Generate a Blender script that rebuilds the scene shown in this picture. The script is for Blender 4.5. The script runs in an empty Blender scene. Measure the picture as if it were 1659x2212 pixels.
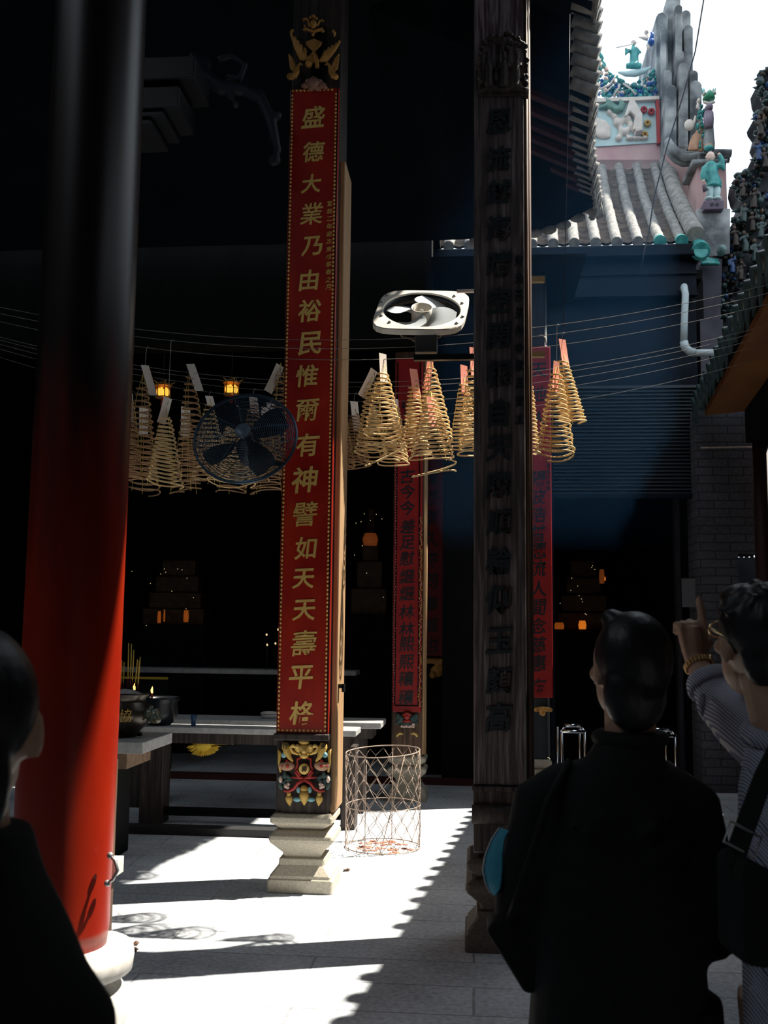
import bpy, bmesh, math, random
from mathutils import Vector, Matrix, noise
R = math.radians
random.seed(7)
SC = bpy.context.scene
COL = SC.collection
# ------------------------------------------------------------------ camera
FPX, YAW, ROLL, CH = 2200.0, R(5.2), 0.0108, 1.55
PITCH = math.atan((1360 - 1106) / FPX)
_f = Vector((-math.sin(YAW)*math.cos(PITCH), math.cos(YAW)*math.cos(PITCH), math.sin(PITCH)))
_r = Vector((math.cos(YAW), math.sin(YAW), 0))
_u = _r.cross(_f)
_r2 = _r*math.cos(ROLL) + _u*math.sin(ROLL)
_u2 = _u*math.cos(ROLL) - _r*math.sin(ROLL)
EYE = Vector((0, 0, CH))
cd = bpy.data.cameras.new('camera')
cam = bpy.data.objects.new('camera', cd); COL.objects.link(cam)
cam.matrix_world = Matrix(((_r2.x, _u2.x, -_f.x, 0), (_r2.y, _u2.y, -_f.y, 0), (_r2.z, _u2.z, -_f.z, CH), (0, 0, 0, 1)))
cd.sensor_fit = 'VERTICAL'; cd.sensor_height = 36; cd.lens = 36*FPX/2212
cd.clip_start = .05; cd.clip_end = 200
cd.dof.use_dof = True; cd.dof.focus_distance = 6.4; cd.dof.aperture_fstop = 7.0
SC.camera = cam
# ------------------------------------------------------------------ light
SUN_H, SUN_T = Vector((.95, .32, 0)), 1.7           # horizontal direction to the sun, rise per unit run
SKY, SUN = 1.6, 12.0
w = bpy.data.worlds.new('sky'); SC.world = w; w.use_nodes = True
bg = w.node_tree.nodes['Background']
bg.inputs[0].default_value = (.80, .90, 1.0, 1); bg.inputs[1].default_value = SKY
sd = bpy.data.lights.new('sun', 'SUN'); sd.energy = SUN; sd.angle = R(.6); sd.color = (1, .93, .82)
so = bpy.data.objects.new('sun', sd); COL.objects.link(so); so.location = (8, 4, 14)
so.rotation_euler = (SUN_H + Vector((0, 0, SUN_T))).to_track_quat('Z', 'Y').to_euler()
vs = SC.view_settings
vs.view_transform = 'Standard'; vs.look = 'None'; vs.exposure = 0.0; vs.gamma = 1.0; vs.use_curve_mapping = False
SC.cycles.max_bounces = 8; SC.cycles.diffuse_bounces = 4; SC.cycles.sample_clamp_indirect = 4.0
SC.cycles.volume_bounces = 0
# ------------------------------------------------------------------ helpers
def ray(px, py): return _f*FPX + _r2*(px-829.5) - _u2*(py-1106)
def at(px, py, Y):
    d = ray(px, py); return EYE + d*(Y/d.y)
def atz(px, py, Z):
    d = ray(px, py); return EYE + d*((Z-CH)/d.z)
def px2m(n, Y): return n*Y/FPX
class MB:
    """collects primitives into one mesh"""
    def __init__(s): s.v = []; s.f = []; s.sm = []
    def add(s, vs, fs, smooth=False):
        o = len(s.v); s.v += [tuple(v) for v in vs]
        s.f += [tuple(i+o for i in f) for f in fs]; s.sm += [smooth]*len(fs); return s
    def box(s, x0, x1, y0, y1, z0, z1):
        v = [(x0,y0,z0),(x1,y0,z0),(x1,y1,z0),(x0,y1,z0),(x0,y0,z1),(x1,y0,z1),(x1,y1,z1),(x0,y1,z1)]
        return s.add(v, [(0,3,2,1),(4,5,6,7),(0,1,5,4),(1,2,6,5),(2,3,7,6),(3,0,4,7)])
    def obox(s, c, ax, ay, az, hx, hy, hz):
        c, ax, ay, az = Vector(c), Vector(ax).normalized(), Vector(ay).normalized(), Vector(az).normalized()
        v = [c+ax*hx*i+ay*hy*j+az*hz*k for k in (-1,1) for i, j in ((-1,-1),(1,-1),(1,1),(-1,1))]
        return s.add(v, [(0,3,2,1),(4,5,6,7),(0,1,5,4),(1,2,6,5),(2,3,7,6),(3,0,4,7)])
    def ring_loft(s, rings, cap=True, smooth=True, closed=True):
        n = len(rings[0]); v = [p for r in rings for p in r]; f = []
        for k in range(len(rings)-1):
            for i in range(n if closed else n-1):
                j = (i+1) % n
                f.append((k*n+i, k*n+j, (k+1)*n+j, (k+1)*n+i))
        s.add(v, f, smooth)
        if cap:
            o = len(s.v)-len(v); m = (len(rings)-1)*n
            s.f.append(tuple(o+i for i in reversed(range(n)))); s.f.append(tuple(o+m+i for i in range(n))); s.sm += [False, False]
        return s
    def tube(s, pts, r, n=8, cap=True, closed=False):
        pts = [Vector(p) for p in pts]; m = len(pts); rings = []; prev = None
        for i, p in enumerate(pts):
            if closed: t = pts[(i+1) % m]-pts[i-1]
            else: t = pts[min(i+1, m-1)]-pts[max(i-1, 0)]
            t = t.normalized() if t.length > 1e-9 else Vector((0,0,1))
            if prev is None:
                a = Vector((0,0,1)) if abs(t.z) < .9 else Vector((1,0,0)); prev = t.cross(a).normalized()
            prev = (prev - t*prev.dot(t)).normalized(); b = t.cross(prev)
            rr = r[i] if isinstance(r, (list, tuple)) else r
            rings.append([p + prev*rr*math.cos(2*math.pi*k/n) + b*rr*math.sin(2*math.pi*k/n) for k in range(n)])
        if closed: rings.append(rings[0]); cap = False
        return s.ring_loft(rings, cap)
    def lathe(s, c, prof, n=32, cap=True, ax=None):
        c = Vector(c); q = Vector(ax).to_track_quat('Z', 'Y') if ax else None; rings = []
        for r, z in prof:
            ring = [Vector((r*math.cos(2*math.pi*k/n), r*math.sin(2*math.pi*k/n), z)) for k in range(n)]
            rings.append([c + (q @ p if q else p) for p in ring])
        return s.ring_loft(rings, cap)
    def sq(s, c, prof, cap=True, smooth=False):
        """square lathe: half width and height pairs, corners slightly chamfered"""
        x, y, z = c; rings = []
        for hw, h in prof:
            e = hw*.06; a = hw
            rings.append([(x-a+e,y-a,z+h),(x+a-e,y-a,z+h),(x+a,y-a+e,z+h),(x+a,y+a-e,z+h),(x+a-e,y+a,z+h),(x-a+e,y+a,z+h),(x-a,y+a-e,z+h),(x-a,y-a+e,z+h)])
        return s.ring_loft(rings, cap, smooth)
    def ell(s, c, rx, ry=None, rz=None, n=10, m=7, rot=None):
        ry = rx if ry is None else ry; rz = rx if rz is None else rz
        c = Vector(c); v = []; f = []
        for i in range(m+1):
            th = math.pi*i/m
            for k in range(n):
                p = Vector((rx*math.sin(th)*math.cos(2*math.pi*k/n), ry*math.sin(th)*math.sin(2*math.pi*k/n), rz*math.cos(th)))
                v.append(c + (rot @ p if rot else p))
        for i in range(m):
            for k in range(n):
                j = (k+1) % n; f.append((i*n+k, (i+1)*n+k, (i+1)*n+j, i*n+j))
        return s.add(v, f, True)
    def prism(s, poly, d, o=(0,0,0), ax=(1,0,0), az=(0,0,1), smooth=False):
        """polygon (u,w) in the plane of ax/az at o, thickened by d towards the viewer (-normal)"""
        o, ax, az = Vector(o), Vector(ax), Vector(az); nrm = ax.cross(az).normalized()
        n = len(poly); a = [o+ax*u+az*w_ for u, w_ in poly]; b = [p+nrm*d for p in a]
        s.add(a+b, [tuple(range(n))[::-1], tuple(range(n, 2*n))] + [(i, (i+1) % n, n+(i+1) % n, n+i) for i in range(n)], smooth); return s
    def mesh(s, name):
        me = bpy.data.meshes.new(name); me.from_pydata(s.v, [], s.f); me.polygons.foreach_set('use_smooth', s.sm)
        bm = bmesh.new(); bm.from_mesh(me); bmesh.ops.recalc_face_normals(bm, faces=bm.faces); bm.to_mesh(me); bm.free(); me.update()
        return me
    def build(s, name, m, parent=None, bev=0, sub=0, remesh=0, smooth_it=0):
        o = bpy.data.objects.new(name, s.mesh(name)); COL.objects.link(o)
        if remesh:
            md = o.modifiers.new('r', 'REMESH'); md.mode = 'VOXEL'; md.voxel_size = remesh; md.use_smooth_shade = True
            if smooth_it:
                q = o.modifiers.new('s', 'SMOOTH'); q.iterations = smooth_it; q.factor = .6
            dg = bpy.context.evaluated_depsgraph_get(); ne = bpy.data.meshes.new_from_object(o.evaluated_get(dg))
            o.modifiers.clear(); o.data = ne
            ne.polygons.foreach_set('use_smooth', [True]*len(ne.polygons))
        if bev:
            b = o.modifiers.new('b', 'BEVEL'); b.width = bev; b.segments = 2; b.limit_method = 'ANGLE'; b.angle_limit = R(40)
        o.data.materials.append(m)
        if parent: setpar(o, parent)
        return o
def setpar(o, p):
    o.parent = p; bpy.context.view_layer.update(); o.matrix_parent_inverse = p.matrix_world.inverted()
def tag(o, label=None, cat=None, group=None, kind=None):
    for k, v in (('label', label), ('category', cat), ('group', group), ('kind', kind)):
        if v: o[k] = v
    return o
def thing(name, loc, label, cat, group=None, kind=None):
    o = bpy.data.objects.new(name, None); COL.objects.link(o); o.location = loc; o.empty_display_size = .1
    bpy.context.view_layer.update()
    return tag(o, label, cat, group, kind)
def dup(src, M, label=None, parent=None):
    """copy a thing and its parts, moved by the matrix M"""
    c = src.copy(); COL.objects.link(c)
    if parent: c.parent = parent
    else: c.matrix_world = M @ src.matrix_world
    if label: c['label'] = label
    for ch in src.children: dup(ch, None, None, c)
    return c
# ------------------------------------------------------------------ materials
def mat(name, c, rough=.6, metal=0, c2=None, scale=6, stretch=(1,1,1), bump=0, detail=6, c3=None, lo=.35, hi=.65, spec=.4, emis=None, es=0, trans=0):
    m = bpy.data.materials.new(name); m.use_nodes = True; nt = m.node_tree; b = nt.nodes['Principled BSDF']
    L = nt.links.new; N = nt.nodes.new
    b.inputs['Base Color'].default_value = (*c, 1); b.inputs['Roughness'].default_value = rough; b.inputs['Metallic'].default_value = metal
    b.inputs['Specular IOR Level'].default_value = spec
    if emis: b.inputs['Emission Color'].default_value = (*emis, 1); b.inputs['Emission Strength'].default_value = es
    if trans: b.inputs['Transmission Weight'].default_value = trans
    if c2 or bump:
        tc = N('ShaderNodeTexCoord'); mp = N('ShaderNodeMapping'); mp.inputs['Scale'].default_value = stretch
        nz = N('ShaderNodeTexNoise'); nz.inputs['Scale'].default_value = scale; nz.inputs['Detail'].default_value = detail
        L(tc.outputs['Object'], mp.inputs[0]); L(mp.outputs[0], nz.inputs['Vector'])
        if c2:
            rp = N('ShaderNodeValToRGB'); e = rp.color_ramp.elements
            e[0].position = lo; e[0].color = (*c, 1); e[1].position = hi; e[1].color = (*c2, 1)
            if c3:
                x = e.new(min(hi+.12, .95)); x.color = (*c3, 1)
            L(nz.outputs['Fac'], rp.inputs[0]); L(rp.outputs[0], b.inputs['Base Color'])
        if bump:
            bp = N('ShaderNodeBump'); bp.inputs['Strength'].default_value = bump; bp.inputs['Distance'].default_value = .02
            L(nz.outputs['Fac'], bp.inputs['Height']); L(bp.outputs[0], b.inputs['Normal'])
    return m
def brickmat(name, c1, c2, mortar, scale, bw, rh, ms, rough=.8, bump=.5, axes='XY', noise_c=.25, off=.5):
    m = bpy.data.materials.new(name); m.use_nodes = True; nt = m.node_tree; b = nt.nodes['Principled BSDF']; L = nt.links.new; N = nt.nodes.new
    tc = N('ShaderNodeTexCoord'); sp = N('ShaderNodeSeparateXYZ'); cb = N('ShaderNodeCombineXYZ'); L(tc.outputs['Object'], sp.inputs[0])
    L(sp.outputs[axes[0]], cb.inputs['X']); L(sp.outputs[axes[1]], cb.inputs['Y'])
    wz = N('ShaderNodeTexNoise'); wz.inputs['Scale'].default_value = 3; wz.inputs['Detail'].default_value = 4
    mx = N('ShaderNodeVectorMath'); mx.operation = 'SCALE'; mx.inputs['Scale'].default_value = .018
    sb = N('ShaderNodeVectorMath'); sb.operation = 'ADD'
    L(cb.outputs[0], wz.inputs['Vector']); L(wz.outputs['Color'], mx.inputs[0]); L(cb.outputs[0], sb.inputs[0]); L(mx.outputs[0], sb.inputs[1])
    br = N('ShaderNodeTexBrick'); br.inputs['Scale'].default_value = scale; br.inputs['Brick Width'].default_value = bw; br.inputs['Row Height'].default_value = rh
    br.inputs['Mortar Size'].default_value = ms; br.inputs['Color1'].default_value = (*c1, 1); br.inputs['Color2'].default_value = (*c2, 1); br.inputs['Mortar'].default_value = (*mortar, 1)
    br.offset = off; L(sb.outputs[0], br.inputs['Vector'])
    nz = N('ShaderNodeTexNoise'); nz.inputs['Scale'].default_value = 38; nz.inputs['Detail'].default_value = 8; L(tc.outputs['Object'], nz.inputs['Vector'])
    n2 = N('ShaderNodeTexNoise'); n2.inputs['Scale'].default_value = 1.7; n2.inputs['Detail'].default_value = 6; L(tc.outputs['Object'], n2.inputs['Vector'])
    ad = N('ShaderNodeMath'); ad.operation = 'ADD'; L(nz.outputs['Fac'], ad.inputs[0]); L(n2.outputs['Fac'], ad.inputs[1])
    mr = N('ShaderNodeMapRange'); mr.inputs['From Min'].default_value = .7; mr.inputs['From Max'].default_value = 1.3
    mr.inputs['To Min'].default_value = 1-noise_c; mr.inputs['To Max'].default_value = 1+noise_c; L(ad.outputs[0], mr.inputs['Value'])
    mu = N('ShaderNodeVectorMath'); mu.operation = 'SCALE'; L(br.outputs['Color'], mu.inputs[0]); L(mr.outputs[0], mu.inputs['Scale']); L(mu.outputs[0], b.inputs['Base Color'])
    b.inputs['Roughness'].default_value = rough
    bp = N('ShaderNodeBump'); bp.inputs['Strength'].default_value = bump; bp.inputs['Distance'].default_value = .01; bp.invert = True
    sm = N('ShaderNodeMath'); sm.operation = 'MULTIPLY_ADD'; sm.inputs[1].default_value = -.5; L(nz.outputs['Fac'], sm.inputs[0]); L(br.outputs['Fac'], sm.inputs[2])
    L(sm.outputs[0], bp.inputs['Height']); L(bp.outputs[0], b.inputs['Normal'])
    return m
M = {}
M['floor'] = brickmat('granite_slabs', (.58,.61,.64), (.50,.53,.57), (.33,.34,.36), 1.0, 1.5, .335, .006, .75, .35, 'XY', .35)
M['brick'] = brickmat('grey_bricks', (.060,.062,.078), (.048,.050,.064), (.02,.02,.022), 1.0, .30, .085, .007, .85, .8, 'XZ', .4)
M['soot'] = mat('soot_black_wood', (.003,.004,.0045), .8, c2=(.006,.0065,.0065), spec=.15, scale=3, stretch=(3,3,.4))
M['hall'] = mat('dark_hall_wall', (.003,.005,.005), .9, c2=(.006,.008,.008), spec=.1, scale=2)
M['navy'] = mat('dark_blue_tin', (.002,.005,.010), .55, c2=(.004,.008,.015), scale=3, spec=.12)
M['wood'] = mat('weathered_wood', (.05,.028,.018), .6, c2=(.16,.085,.05), scale=9, stretch=(4,4,.25), bump=.25)
M['woodb'] = mat('pale_worn_wood', (.34,.19,.085), .55, c2=(.50,.33,.18), scale=12, stretch=(5,5,.12), bump=.2, c3=(.24,.09,.03))
M['wooddk'] = mat('dark_worn_wood', (.020,.014,.012), .65, c2=(.055,.040,.034), scale=8, stretch=(5,5,.3), bump=.5, c3=(.12,.095,.085), lo=.38, hi=.62)
M['greyw'] = mat('blue_grey_old_paint', (.016,.020,.028), .6, c2=(.025,.030,.040), scale=6, stretch=(3,3,.3))
M['stone'] = mat('pale_granite', (.40,.36,.28), .8, c2=(.52,.47,.38), scale=90, bump=.1)
M['stone_w'] = mat('whitish_stone', (.50,.48,.44), .8, c2=(.62,.60,.56), scale=30)
M['red'] = mat('red_lacquer', (.30,.010,.006), .33, c2=(.42,.022,.008), scale=5, stretch=(1,1,.5), spec=.5, c3=(.50,.06,.015), lo=.4, hi=.66)
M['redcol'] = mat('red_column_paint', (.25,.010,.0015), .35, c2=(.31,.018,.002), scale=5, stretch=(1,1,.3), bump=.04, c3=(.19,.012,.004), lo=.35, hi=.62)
M['gold'] = mat('gilt', (.70,.46,.12), .45, .15, c2=(.82,.58,.18), scale=20, bump=.1)
M['goldd'] = mat('old_gilt', (.42,.20,.05), .5, .35, c2=(.60,.30,.08), scale=14, bump=.3)
M['ink'] = mat('black_ink', (.008,.012,.018), .5)
M['tealblk'] = mat('dark_teal_paint', (.010,.018,.022), .6)
M['incense'] = mat('incense_paste', (.70,.48,.23), .8, c2=(.80,.58,.30), scale=40)
M['incensed'] = mat('brown_incense', (.36,.20,.10), .8, c2=(.45,.26,.13), scale=40)
M['thread'] = mat('yellow_thread', (.70,.50,.10), .7)
M['paperw'] = mat('cream_paper', (.70,.60,.52), .8, c2=(.76,.68,.60), scale=8)
M['paperp'] = mat('pink_paper', (.75,.25,.17), .8, c2=(.80,.33,.24), scale=8)
M['steel'] = mat('dull_steel', (.35,.35,.35), .4, .7)
M['chrome'] = mat('chrome_tube', (.75,.80,.85), .12, 1.0)
M['offw'] = mat('cream_enamel', (.68,.64,.56), .45, c2=(.60,.56,.49), scale=12)
M['blackm'] = mat('black_steel', (.012,.014,.018), .35, .3)
M['guard'] = mat('blue_black_wire', (.05,.09,.14), .3, .6)
M['dimwire'] = mat('dull_line_wire', (.20,.19,.18), .5, .3)
M['wire'] = mat('galvanised_wire', (.42,.40,.38), .4, .6)
M['rust'] = mat('rusty_wire', (.30,.22,.17), .6, .3, c2=(.42,.34,.28), scale=20)
M['conc'] = mat('weathered_plaster', (.10,.11,.115), .9, c2=(.36,.38,.38), scale=3.5, bump=.3, detail=10, c3=(.55,.56,.55), lo=.40, hi=.62)
M['pink'] = mat('pink_limewash', (.50,.30,.30), .9, c2=(.62,.44,.42), scale=3, bump=.2, c3=(.22,.20,.21), hi=.68, stretch=(1,1,.5))
M['tube'] = mat('grey_roof_tile', (.16,.16,.155), .85, c2=(.31,.295,.27), scale=14, bump=.5, detail=10)
M['pan'] = mat('brown_pan_tile', (.07,.058,.05), .85, c2=(.17,.135,.11), scale=9, bump=.3)
M['teal'] = mat('turquoise_glaze', (.03,.22,.22), .35, c2=(.08,.38,.36), scale=14)
M['blue'] = mat('cobalt_glaze', (.02,.07,.30), .3, c2=(.04,.14,.42), scale=14)
M['skyb'] = mat('pale_blue_plaster', (.42,.60,.62), .8, c2=(.55,.70,.70), scale=4)
M['cream'] = mat('cream_plaster', (.62,.55,.48), .8, c2=(.72,.66,.60), scale=8)
M['pvc'] = mat('grey_pvc', (.42,.50,.52), .4)
M['soffit'] = mat('orange_brown_board', (.16,.058,.016), .7, c2=(.22,.085,.022), scale=4, stretch=(1,.4,1), bump=.1)
M['skin'] = mat('skin', (.42,.24,.16), .55, c2=(.48,.28,.19), scale=20)
M['hair'] = mat('black_hair', (.006,.006,.007), .45, c2=(.012,.012,.014), scale=30, stretch=(1,1,.3), bump=.3)
M['darkcloth'] = mat('black_cloth', (.004,.0045,.005), .9, c2=(.007,.0075,.008), scale=12, bump=.15)
M['bronze'] = mat('dark_bronze', (.055,.045,.040), .3, .8, c2=(.10,.085,.07), scale=8)
M['ash'] = mat('grey_ash', (.30,.29,.30), .95, c2=(.42,.40,.40), scale=40, bump=.4)
M['yellow'] = mat('yellow_fluff', (.75,.48,.04), .9, c2=(.85,.60,.08), scale=30)
M['bluecup'] = mat('blue_plastic', (.015,.06,.16), .3)
M['mask'] = mat('light_blue_cloth', (.05,.30,.42), .8, c2=(.06,.35,.48), scale=60)
M['tabletop'] = mat('grey_stone_top', (.34,.34,.34), .55, c2=(.44,.44,.43), scale=25)
M['brownstone'] = mat('brown_stone', (.16,.10,.06), .75, c2=(.26,.17,.11), scale=20, bump=.2)
M['flower'] = mat('pink_white_paint', (.66,.46,.38), .6, c2=(.74,.58,.50), scale=18)
M['leaf'] = mat('dark_green_paint', (.03,.06,.06), .6, c2=(.06,.10,.09), scale=18)
M['ribbon'] = mat('red_paint', (.40,.035,.025), .5)
M['peach'] = mat('brown_pink_paint', (.42,.22,.14), .6, c2=(.50,.30,.18), scale=18)
M['palegold'] = mat('ochre_paint', (.50,.30,.06), .55, c2=(.62,.40,.10), scale=18)
M['ltblue'] = mat('light_blue_paint', (.12,.36,.42), .55, c2=(.3,.52,.55), scale=30)
M['lamp'] = mat('lantern_glow', (.9,.5,.1), .5, emis=(1,.52,.06), es=1.1)
M['flame'] = mat('candle_flame', (1,.5,.1), .5, emis=(1,.45,.08), es=6)
M['bulb'] = mat('tiny_warm_bulb', (1,.8,.4), .5, emis=(1,.75,.35), es=.8)
M['embers'] = mat('lit_orange_lamp', (.8,.25,.02), .5, emis=(1,.25,.02), es=.5)
M['tile_dk'] = mat('dark_teal_drip_tile', (.02,.04,.04), .35, c2=(.04,.07,.07), scale=10)
M['white'] = mat('white_enamel', (.70,.70,.70), .35)
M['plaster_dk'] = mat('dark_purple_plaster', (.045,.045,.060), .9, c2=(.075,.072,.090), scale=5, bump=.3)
M['shutter'] = mat('dark_shutter', (.016,.022,.028), .5, c2=(.024,.03,.036), scale=3)

def shade_above(m, z0, z1, dark):
    """shade put into the colour: the paint turns dark above about z0..z1, with a ragged streaky edge"""
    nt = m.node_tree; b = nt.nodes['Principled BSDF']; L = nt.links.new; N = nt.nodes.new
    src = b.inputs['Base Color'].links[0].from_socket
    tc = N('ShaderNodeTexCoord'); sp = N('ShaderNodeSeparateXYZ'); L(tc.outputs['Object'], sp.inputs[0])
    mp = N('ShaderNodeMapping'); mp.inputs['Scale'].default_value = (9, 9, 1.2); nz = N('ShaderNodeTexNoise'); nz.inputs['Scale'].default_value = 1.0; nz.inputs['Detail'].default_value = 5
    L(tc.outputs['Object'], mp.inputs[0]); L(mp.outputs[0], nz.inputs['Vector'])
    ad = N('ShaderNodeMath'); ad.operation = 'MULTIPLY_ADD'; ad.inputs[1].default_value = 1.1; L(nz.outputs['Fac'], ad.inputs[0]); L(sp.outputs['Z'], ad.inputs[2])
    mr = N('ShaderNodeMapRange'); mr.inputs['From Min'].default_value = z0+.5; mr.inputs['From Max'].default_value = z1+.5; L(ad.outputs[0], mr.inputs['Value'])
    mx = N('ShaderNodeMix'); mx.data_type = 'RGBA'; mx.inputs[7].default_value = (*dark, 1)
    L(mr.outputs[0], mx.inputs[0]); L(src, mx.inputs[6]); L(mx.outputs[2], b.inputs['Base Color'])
shade_above(M['redcol'], 1.7, 2.5, (.012,.006,.006))  # painted shade: the column's upper part is coloured near black
# ------------------------------------------------------------------ setting
def struct(mb, name, m, parent=None, **k):
    o = mb.build(name, m, parent, **k)
    if not parent: o['kind'] = 'structure'
    return o
def pxpoly(pts, Y): return [at(x, y, Y) for x, y in pts]
def pxprism(mb, pts, Y, d, smooth=False):
    """outline read off in the plane Y, given real thickness d towards +Y"""
    a = pxpoly(pts, Y); n = len(a); b = [p + Vector((0, d, 0)) for p in a]
    mb.add(a+b, [tuple(range(n)), tuple(range(n, 2*n))[::-1]] + [(i, n+i, n+(i+1) % n, (i+1) % n) for i in range(n)], smooth); return mb
struct(MB().box(-9, 7, -5, 16, -.2, 0), 'floor', M['floor'])
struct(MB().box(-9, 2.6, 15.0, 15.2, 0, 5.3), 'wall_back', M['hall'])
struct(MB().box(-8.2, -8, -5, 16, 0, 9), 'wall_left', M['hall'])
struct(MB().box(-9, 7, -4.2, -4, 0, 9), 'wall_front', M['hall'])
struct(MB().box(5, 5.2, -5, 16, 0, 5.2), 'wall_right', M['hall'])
mb = MB(); a, b_ = at(1592, 1197, 12), at(1638, 1204, 12); c_, d_ = at(1592, 1219, 12), at(1612, 1232, 12)
mb.box(2.3, a.x, 12, 12.15, 0, 6); mb.box(b_.x, 5.2, 12, 12.15, 0, 6); mb.box(a.x, b_.x, 12, 12.15, a.z, 6)
mb.box(a.x, b_.x, 12, 12.15, 0, b_.z)
for k in range(3):
    u = a.x+(b_.x-a.x)*(k+.9)/4; mb.box(u, u+.02, 12.02, 12.1, b_.z, a.z)
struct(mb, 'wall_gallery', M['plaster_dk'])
# --- the hall roof over us: a hip whose right eave runs along the courtyard
EAVE = [(4.6,-4,5.9),(4.6,4.28,5.9),(.87,4.33,5.88),(.80,6.0,5.86),(.79,6.6,5.84),(.80,6.86,5.80),(.808,7.03,5.36),(.85,7.57,5.32),(.95,8.2,5.31),(1.03,8.7,5.34),(1.10,9.05,5.42)]
FAR = [(4.6,5.42),(1.10,5.42),(.95,5.34),(.80,5.26),(.64,5.21),(.4,5.16),(.1,5.13),(-.4,5.12),(-1.5,5.12),(-8,5.12)]
def interp(tab, t, i, j):
    for p, q in zip(tab, tab[1:]):
        lo, hi = sorted((p[i], q[i]))
        if lo <= t <= hi:
            k = (t-p[i])/(q[i]-p[i]) if q[i] != p[i] else 0; return p[j]+(q[j]-p[j])*k
    return tab[-1][j] if abs(t-tab[-1][i]) < abs(t-tab[0][i]) else tab[0][j]
mb = MB(); ys = [-4,-2,0,2,3.2,4.28,4.33,5.2,6.0,6.6,6.86,7.03,7.57,8.2,8.7,8.9,9.05]; us = [0,.15,.32,.5,.75,1.1,1.6,2.5,4,6,9]; V = []
for y in ys:
    xe, ze = interp(EAVE, y, 1, 0), interp(EAVE, y, 1, 2)
    for u in us:
        x = xe-u; side = ze+.48*u; far = interp(FAR, x, 0, 1)+.50*(9.05-y)
        V.append((x, y, min(side, far, 8.2)))
nu = len(us); F_ = [(i*nu+k, (i+1)*nu+k, (i+1)*nu+k+1, i*nu+k+1) for i in range(len(ys)-1) for k in range(nu-1)]
n = len(V); V2 = [(x, y, z+.16) for x, y, z in V]
rim = [i*nu for i in range(len(ys))] + [(len(ys)-1)*nu+k for k in range(1, nu)]
mb.add(V, F_); mb.add(V2, F_); mb.add(V+V2, [(rim[i], rim[i+1], rim[i+1]+n, rim[i]+n) for i in range(len(rim)-1)])
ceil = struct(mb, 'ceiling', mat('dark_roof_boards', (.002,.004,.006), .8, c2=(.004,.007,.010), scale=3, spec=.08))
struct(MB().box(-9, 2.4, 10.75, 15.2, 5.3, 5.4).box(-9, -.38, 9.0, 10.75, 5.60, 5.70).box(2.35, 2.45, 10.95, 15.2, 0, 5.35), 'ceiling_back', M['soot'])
for k in range(22):                                   # rafters under the eave
    y = 4.6+k*.22; xe, ze = interp(EAVE, y, 1, 0), interp(EAVE, y, 1, 2)
    if y > 8.6: break
    if 6.7 < y < 7.1: continue
    r_ = MB(); r_.obox((xe-.42, y, ze+.19), (-1, 0, .48), (0, 1, 0), (.48, 0, 1), .34, .035, .03)
    struct(r_, 'rafter', mat('rafter_red_brown', (.06,.018,.014), .7) if k == 0 else bpy.data.materials['rafter_red_brown'], ceil)
mb = MB()                                             # the tiled lip of that eave
pts = []
for i in range(37):
    y = 4.45+4.58*i/36; pts.append(Vector((interp(EAVE, y, 1, 0), y, interp(EAVE, y, 1, 2))))
low = False
for i, p in enumerate(pts):
    if 6.78 < p.y < 7.0: continue
    if p.y > 7.08 and not low: up_, mb, low = mb, MB(), True
    q = random.uniform(-.012, .012)
    mb.tube([p+Vector((.05+q, 0, .03)), p+Vector((-.12, 0, .10))], .055, 8)
    mb.obox(p+Vector((.035+q, .095, -.01)), (1, 0, -.3), (0, 1, 0), (.3, 0, 1), .010, .062, .055+q)
for k in range(7):                                    # the step between the two eave levels
    p = Vector((.806, 6.80+.034*k, 5.82-.074*k)); up_.tube([p+Vector((.06, 0, .02)), p+Vector((-.12, 0, .10))], .055, 8); up_.obox(p+Vector((.04, .05, -.01)), (1, 0, -.3), (0, 1, 0), (.3, 0, 1), .010, .062, .055)
for i in range(7):                                    # upturned corner fingers
    p = Vector((1.10, 9.05, 5.46)); a = i/6
    mb.tube([p+Vector((-.02-.05*a, -.1+.1*a, .02)), p+Vector((.03-.04*i*.3, .03, -.05-.02*i)), p+Vector((.055-.02*i, .05, -.13-.012*(i % 3)))], [.03,.024,.014], 6)
for i in range(9):                                    # scalloped far lip
    x = 1.05-.13*i; z = interp(FAR, x, 0, 1); mb.ell((x, 9.06, z-.01), .075, .03, .05)
et = thing('eave_tiles', (1.0, 8, 5.4), 'weathered tile lip along the dark overhanging eave, bright against the sky', 'eave tiles'); mb.build('lower_tiles', M['tube'], et); up_.build('upper_tiles', M['tube'], et)
# --- lintels and dark timber of the halls
struct(MB().box(-8, -.42, 9.30, 9.62, 4.25, 6.2), 'trim_1', M['soot'])
struct(MB().box(-8, 2.2, 10.50, 10.62, 0, .06), 'trim_2', mat('dark_red_threshold', (.07,.012,.010), .6))
struct(MB().box(-3.6, -1.30, 7.70, 7.84, 0, .055), 'trim_3', mat('dark_kerb', (.022,.022,.024), .7))
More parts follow.
